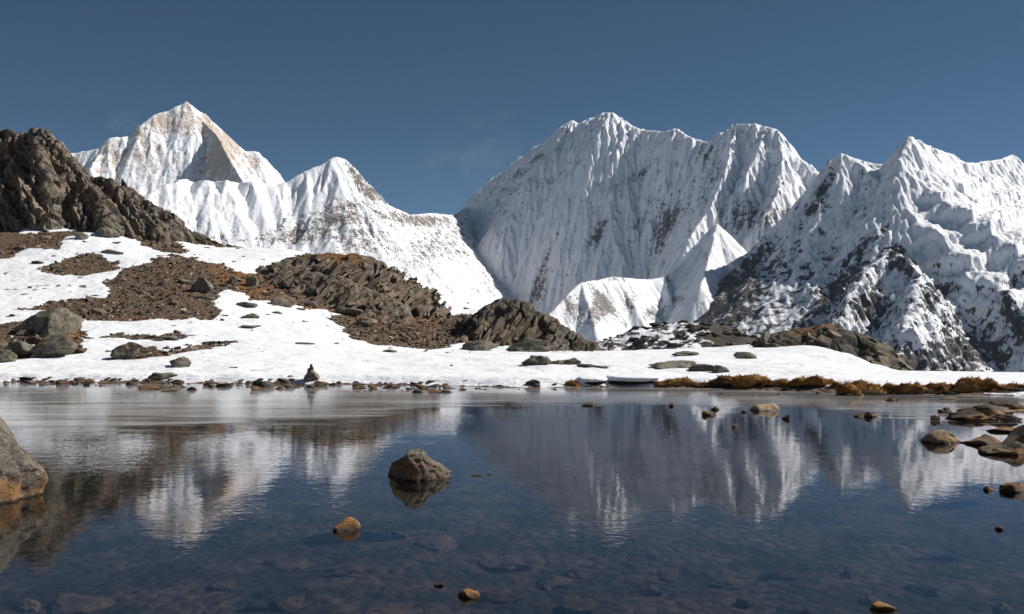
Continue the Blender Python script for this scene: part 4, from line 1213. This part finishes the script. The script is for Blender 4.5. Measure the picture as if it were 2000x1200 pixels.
# flat stones melting out of the snow
spots = [(25, 575, 10, 4), (50, 578, 16, 5), (10, 538, 14, 6), (75, 517, 24, 8), (110, 502, 14, 4), (165, 475, 12, 4), (225, 476, 30, 6), (40, 568, 8, 3), (85, 567, 16, 4), (65, 570, 14, 5), (138, 573, 16, 4), (190, 580, 22, 5), (225, 497, 44, 9), (160, 545, 14, 4),
         (58, 587, 8, 5), (90, 560, 10, 3), (120, 545, 12, 3), (28, 552, 9, 4), (330, 635, 16, 4), (345, 640, 18, 5), (400, 637, 22, 6), (185, 645, 9, 4), (175, 640, 8, 4), (440, 620, 18, 6), (455, 616, 12, 4), (375, 632, 14, 4), (500, 640, 30, 5),
         (55, 728, 12, 4), (98, 731, 14, 3), (222, 720, 12, 3), (305, 721, 24, 5), (455, 722, 30, 7), (510, 727, 36, 6), (390, 724, 14, 5), (640, 722, 36, 3), (680, 720, 14, 3), (750, 725, 10, 3), (675, 738, 10, 3), (865, 718, 14, 6), (880, 720, 12, 9), (852, 716, 10, 4), (545, 722, 9, 3),
         (965, 712, 6, 5), (985, 713, 14, 3), (1005, 712, 12, 3), (600, 680, 20, 4), (655, 675, 18, 6), (545, 682, 12, 3), (495, 685, 16, 4), (460, 671, 16, 7), (495, 677, 12, 4), (535, 600, 10, 4), (585, 607, 26, 6), (545, 615, 28, 7), (520, 618, 14, 5), (640, 640, 18, 6), (650, 645, 16, 5),
         (674, 667, 22, 4), (710, 678, 28, 4), (725, 700, 14, 3), (775, 702, 10, 3), (1290, 724, 16, 3), (1170, 700, 20, 2), (1535, 704, 12, 3), (1505, 706, 16, 3), (1640, 743, 40, 6), (1720, 741, 30, 4), (1770, 747, 20, 3), (1345, 700, 12, 4), (1080, 742, 10, 3), (950, 735, 12, 3),
         (230, 690, 22, 8), (285, 690, 24, 9), (300, 696, 16, 7), (275, 700, 18, 7), (175, 694, 7, 5), (198, 697, 5, 4), (222, 704, 10, 5), (172, 672, 8, 3), (200, 663, 22, 6), (225, 660, 28, 8), (300, 662, 22, 8), (345, 664, 26, 8), (380, 658, 26, 5), (400, 660, 20, 5), (190, 664, 14, 4), (255, 657, 14, 5),
         (420, 672, 40, 5), (395, 668, 24, 4), (440, 670, 20, 4), (365, 683, 16, 4), (700, 690, 8, 3), (470, 480, 10, 4), (515, 510, 8, 4), (522, 512, 8, 4), (405, 487, 14, 4), (445, 492, 10, 3), (915, 595, 10, 5), (912, 606, 14, 6), (780, 555, 20, 5), (835, 562, 22, 5), (880, 688, 14, 4), (840, 685, 16, 5)]
for _ in range(110):
    w_ = rng.uniform(5, 15)
    px_ = rng.uniform(0, 760)
    spots.append((px_, rng.uniform(np.interp(px_, [0, 250, 500, 760], [500, 480, 600, 640]), 725), w_, w_ * rng.uniform(.25, .45)))
for i, (px, py, w, h) in enumerate(spots):
    small('snow_stone', ('grey', 'slab', 'grey', 'dark')[i % 4], px, py, w, h, 'small flat stone melting out of the snow', 'flat stones in the snow')

# a broken line of stones along the waterline
centres = rng.uniform(-10, 880, 26)
for i in range(280):
    px = rng.uniform(-10, 880) if i % 3 == 0 else (rng.choice(centres) + rng.normal() * 13 if i < 250 else rng.uniform(880, 1110))
    c = float(np.interp(px, [0, 870, 1110], [746, 757, 758]))
    w = rng.choice([6, 8, 11, 15, 20, 30], p=[.26, .26, .2, .15, .09, .04])
    small('shore_stone', ('lake', 'dark', 'slab', 'lake')[i % 4], px, c + rng.normal() * 4.0, w, w * rng.uniform(0.2, 0.42), 'small wet stone in the line along the far waterline', 'stones along the waterline', water=True)
for i, (px, py, w, h) in enumerate([(500, 757, 16, 18), (520, 757, 30, 16), (375, 762, 20, 8), (300, 758, 70, 10), (287, 761, 66, 8), (305, 754, 40, 12), (345, 752, 30, 12), (565, 758, 20, 9), (625, 754, 36, 10), (815, 768, 22, 9), (845, 768, 34, 9), (870, 767, 26, 6), (170, 748, 24, 8), (12, 752, 10, 6), (120, 751, 34, 12), (60, 749, 30, 6),
                                    (200, 750, 20, 9), (255, 752, 20, 8), (440, 756, 30, 7), (415, 757, 16, 7), (610, 768, 10, 4), (700, 757, 30, 6), (760, 758, 26, 6), (330, 765, 30, 5)]):
    small('shore_stone', ('lake', 'slab')[i % 2], px, py, w, h, 'larger wet brown stone standing out of the far waterline', 'larger stones at the waterline', water=True)

# ------------------------------------------------------------------ turf bank
m = M('rusty dead grass')
p = m.pos()
c = m.mix(m.noise(p, 12.0, 4, 0.7), (0.12, 0.055, 0.018), (0.46, 0.235, 0.065))
c = m.mix(m.ramp(m.noise(p, 3.0, 3, 0.6), 0.45, 0.65), c, (0.17, 0.085, 0.03))
mat_grass = m.done(m.bsdf(c, 0.9, m.bump(m.noise(p, 40.0, 3, 0.7), 0.8, 0.02), 0.1))
m = M('peat')
mat_peat = m.done(m.bsdf(m.mix(m.noise(m.pos(), 15.0, 4, 0.7), (0.015, 0.010, 0.006), (0.06, 0.036, 0.018)), 0.9, m.bump(m.noise(m.pos(), 20.0, 4, 0.7), 0.8, 0.03), 0.2))
NTH = 0
ORD = 'first second third fourth fifth sixth seventh eighth ninth tenth eleventh twelfth thirteenth fourteenth fifteenth sixteenth'.split()
TUFT = ['low rusty grass tussock on the lake bank among its like', 'rusty grass tussocks of the bank']
for i, (px, py, w, h, lb) in enumerate([
    (1118, 757, 26, 15, 'small rusty turf lump at the start of the undercut snow bank'), (1325, 757, 84, 17, None), (1378, 757, 76, 15, None), (1432, 756, 94, 22, None), (1482, 757, 84, 24, None), (1522, 758, 62, 20, None),
    (1592, 757, 78, 26, 'rounded rusty tussock with a dark hollow under its front'), (1548, 761, 44, 12, None), (1640, 760, 50, 14, None), (1690, 773, 92, 26, None), (1740, 772, 60, 20, None), (1780, 772, 80, 22, None), (1830, 771, 80, 22, None),
    (1872, 770, 60, 20, None), (1906, 766, 92, 34, 'tallest rusty turf hump leaning right on the bank'), (1968, 764, 76, 17, None), (2005, 763, 60, 17, None), (1626, 744, 52, 7, None)]):
    q = on_ground(px, py, water=True)
    s = q[1] / F
    W, Hh = w * s * 1.25, h * s
    t = bpy.data.objects.new('grass_tussock', None); t.location = (q[0], q[1] + 0.15, 0.0 if q[2] <= 0.02 else q[2] - 0.03); link(t)
    NTH += 0 if lb else 1
    tag(t, lb or '%s rusty grass tussock along the bank counted from the long snow lip' % ORD[NTH - 1], 'tussock', TUFT[1])
    v, f = rock_shape(1600 + i, 4, 5, 0.35)
    dep = max(0.35, W * 0.45)
    Hh *= 1.05
    v = v * np.array([W / 2, dep / 2, 1.0]); v[:, 2] = np.where(v[:, 2] > 0, v[:, 2] * Hh * 0.86, v[:, 2] * 0.12)
    v[:, 2] *= 1 + 0.6 * fbm3(v * 5, 4, 1700 + i)
    turf = link(bpy.data.objects.new('turf', mesh_np('turf', v, f, mat_grass, True)), t)
    # the cut peat edge under the turf
    v2, f2 = rock_shape(1650 + i, 3, 3, 0.2)
    v2 = v2 * np.array([W / 2 * 0.97, dep / 2 * 1.10, 0.0]) + np.array([0, 0, 1.0]) * (v2[:, 2:3] * Hh * 0.42)
    v2[:, 2] = np.minimum(v2[:, 2], Hh * 0.40)
    link(bpy.data.objects.new('peat_edge', mesh_np('peat_edge', v2, f2, mat_peat, True)), t)
    r = np.random.default_rng(1800 + i)
    nb_ = int(900 * max(0.4, W))
    top = v[v[:, 2] > Hh * 0.22]
    idx = r.integers(0, len(top), nb_)
    b0 = top[idx] + r.normal(size=(nb_, 3)) * 0.01
    ln = r.uniform(0.02, 0.065, nb_)[:, None]
    dr = np.stack([r.normal(0.1, 0.55, nb_), r.normal(-0.35, 0.5, nb_), r.uniform(0.3, 1.0, nb_)], -1); dr /= np.linalg.norm(dr, axis=1, keepdims=True)
    sd = np.stack([-dr[:, 1], dr[:, 0], np.zeros(nb_)], -1) * 0.006 + np.array([0.004, 0, 0])
    vv = np.stack([b0 - sd, b0 + sd, b0 + dr * ln], 1).reshape(-1, 3)
    bl = link(bpy.data.objects.new('grass_blades', mesh_np('grass_blades', vv, np.arange(nb_ * 3).reshape(-1, 3), mat_grass, False)), turf)
    bl['kind'] = 'stuff'

# undercut snow bank: rounded lips over dark peat
m = M('bank snow')
mat_bank = m.done(m.bsdf(SNOW, 0.6, m.bump(m.noise(m.pos(), 4.0, 4, 0.55), 0.6, 0.03), 0.2))
for i, (px, py, w, h, lb) in enumerate([(1162, 757, 66, 19, 'short undercut snow lip over dark peat at the waterline'), (1238, 757, 112, 21, 'long undercut snow lip over dark peat at the waterline'), (1645, 758, 70, 14, 'small snow lip between two tussocks on the bank')]):
    q = on_ground(px, py, water=True); s = q[1] / F
    W, Hh = w * s, h * s
    t = bpy.data.objects.new('snow_bank', None); t.location = (q[0], q[1] + 0.30, 0.0); link(t); tag(t, lb, 'snow bank')
    v, f = rock_shape(1900 + i, 4, 2, 0.10)
    v = v * np.array([W / 2 * 1.06, 0.55, Hh * 0.36]) + np.array([0, 0.16, Hh * 0.70])
    link(bpy.data.objects.new('snow_lip', mesh_np('snow_lip', v, f, mat_bank, True)), t)
    v, f = rock_shape(1910 + i, 3, 3, 0.15)
    v = v * np.array([W / 2, 0.40, Hh * 0.42]) + np.array([0, 0.10, Hh * 0.25])
    link(bpy.data.objects.new('peat_edge', mesh_np('peat_edge', v, f, mat_peat, True)), t)

# ------------------------------------------------------------------ scree: countless small stones, one object
r = np.random.default_rng(77)
inb = (GS < 0.4) & (GY > 26) & (GY < 70) & (GX > -30) & (GX < 8)
cand = np.nonzero(inb.ravel())[0]
wgt = (np.gradient(_ys)[:, None] * np.gradient(_xs)[None, :] * np.ones_like(GX)).ravel()[cand]
ns = 21000
ci = r.choice(cand, ns, p=wgt / wgt.sum())
pos = np.stack([GX.ravel()[ci], GY.ravel()[ci], GZ.ravel()[ci]], -1) + np.stack([r.uniform(-.06, .06, ns), r.uniform(-.06, .06, ns), np.zeros(ns)], -1)
cube = np.array([(x, y, z) for x in (-1, 1) for y in (-1, 1) for z in (-1, 1)], float)
cf = np.array([(0, 1, 3, 2), (4, 6, 7, 5), (0, 4, 5, 1), (2, 3, 7, 6), (0, 2, 6, 4), (1, 5, 7, 3)])
sz = (0.018 + 0.075 * r.random(ns) ** 3.5)
cub = cube[None] * (1 + r.uniform(-.4, .15, (ns, 8, 3)))
an = r.uniform(0, 6.28, ns); ca, sa = np.cos(an), np.sin(an)
cub = cub * (sz[:, None] * np.stack([r.uniform(.9, 1.9, ns), r.uniform(.6, 1.1, ns), r.uniform(.35, .8, ns)], -1))[:, None, :]
tl = r.normal(0, 0.35, ns)
zz = cub[..., 2] + cub[..., 0] * tl[:, None]
cub = np.stack([cub[..., 0] * ca[:, None] - cub[..., 1] * sa[:, None], cub[..., 0] * sa[:, None] + cub[..., 1] * ca[:, None], zz], -1)
cub = cub + pos[:, None, :]
ff = (cf[None] + np.arange(ns)[:, None, None] * 8).reshape(-1, 4)
o = link(bpy.data.objects.new('scree', mesh_np('scree', cub.reshape(-1, 3), ff, mat_scree, False, {'tone': np.repeat(r.random(ns), 8)})))
tag(o, 'brown loose scree stones covering the bare slope', 'scree', None, 'stuff')
# the larger blocks of the scree, one by one
big = r.choice(cand, 150, p=wgt / wgt.sum())
for k, i in enumerate(big):
    o = bpy.data.objects.new('scree_block', SMALL[('slab', 'grey', 'slab')[k % 3]][k % 6])
    s = 0.10 + 0.16 * r.random() ** 2
    o.location = (GX.ravel()[i], GY.ravel()[i], GZ.ravel()[i] + s * 0.2); o.scale = (s * 1.5, s, s * 0.6); o.rotation_euler = (r.normal() * .2, r.normal() * .2, r.uniform(0, 6.28))
    tag(link(o), 'angular block lying loose in the brown scree', 'stone', 'blocks in the scree')

# ------------------------------------------------------------------ thin mountain air
zmax = 2950.0
bx = np.array([(x, y, z) for x in (-70000, 70000) for y in (-60000, 70000) for z in (VALLEY - 12, zmax)], float)
bf = [(0, 1, 3, 2), (4, 6, 7, 5), (0, 4, 5, 1), (2, 3, 7, 6), (0, 2, 6, 4), (1, 5, 7, 3)]
m = M('thin air')
pv = m.n('ShaderNodeVolumePrincipled')
pv.inputs['Color'].default_value = (0.60, 0.80, 1.0, 1)
pv.inputs['Density'].default_value = 0.8e-5
pv.inputs['Anisotropy'].default_value = 0.0
m.t.links.new(pv.outputs[0], m.out.inputs['Volume'])
hz = link(bpy.data.objects.new('haze', mesh_np('haze', bx, bf, m.m, False)))
tag(hz, 'thin blue haze of mountain air', 'haze', None, 'stuff')

# spindrift blown off the ridges
v, f = ICO[3]
for i, (px, py, Y, rx, ry, rz, ang, dens, lb) in enumerate([
    (915, 320, 7400, 760, 260, 420, 0.5, 5e-4, 'faint plume of blown snow left of the fluted massif'),
    (235, 240, 10600, 330, 200, 200, 0.5, 7e-4, 'faint plume of blown snow beside the pyramid mountain'),
]):
    m = M('blown snow')
    q = m.tc.outputs['Object']
    ln = m.n('ShaderNodeVectorMath', operation='LENGTH'); m.t.links.new(q, ln.inputs[0])
    fall = m.ramp(ln.outputs['Value'], 1.0, 0.1)
    nz = m.ramp(m.noise(m.pos(scale=(1, 1, 1.6)), 1 / 260.0, 5, 0.6, 0.6), 0.42, 0.68)
    pv = m.n('ShaderNodeVolumePrincipled')
    pv.inputs['Color'].default_value = (0.95, 0.97, 1.0, 1)
    m.put(pv.inputs['Density'], m.math('MULTIPLY', m.math('MULTIPLY', fall, nz), dens))
    m.t.links.new(pv.outputs[0], m.out.inputs['Volume'])
    o = link(bpy.data.objects.new('snow_plume', mesh_np('snow_plume', v, f, m.m, False)))
    o.location = tuple(P(px, py, Y)); o.scale = (rx, ry, rz); o.rotation_euler = (0, -ang, 0)
    tag(o, lb, 'snow plume', None, 'stuff')
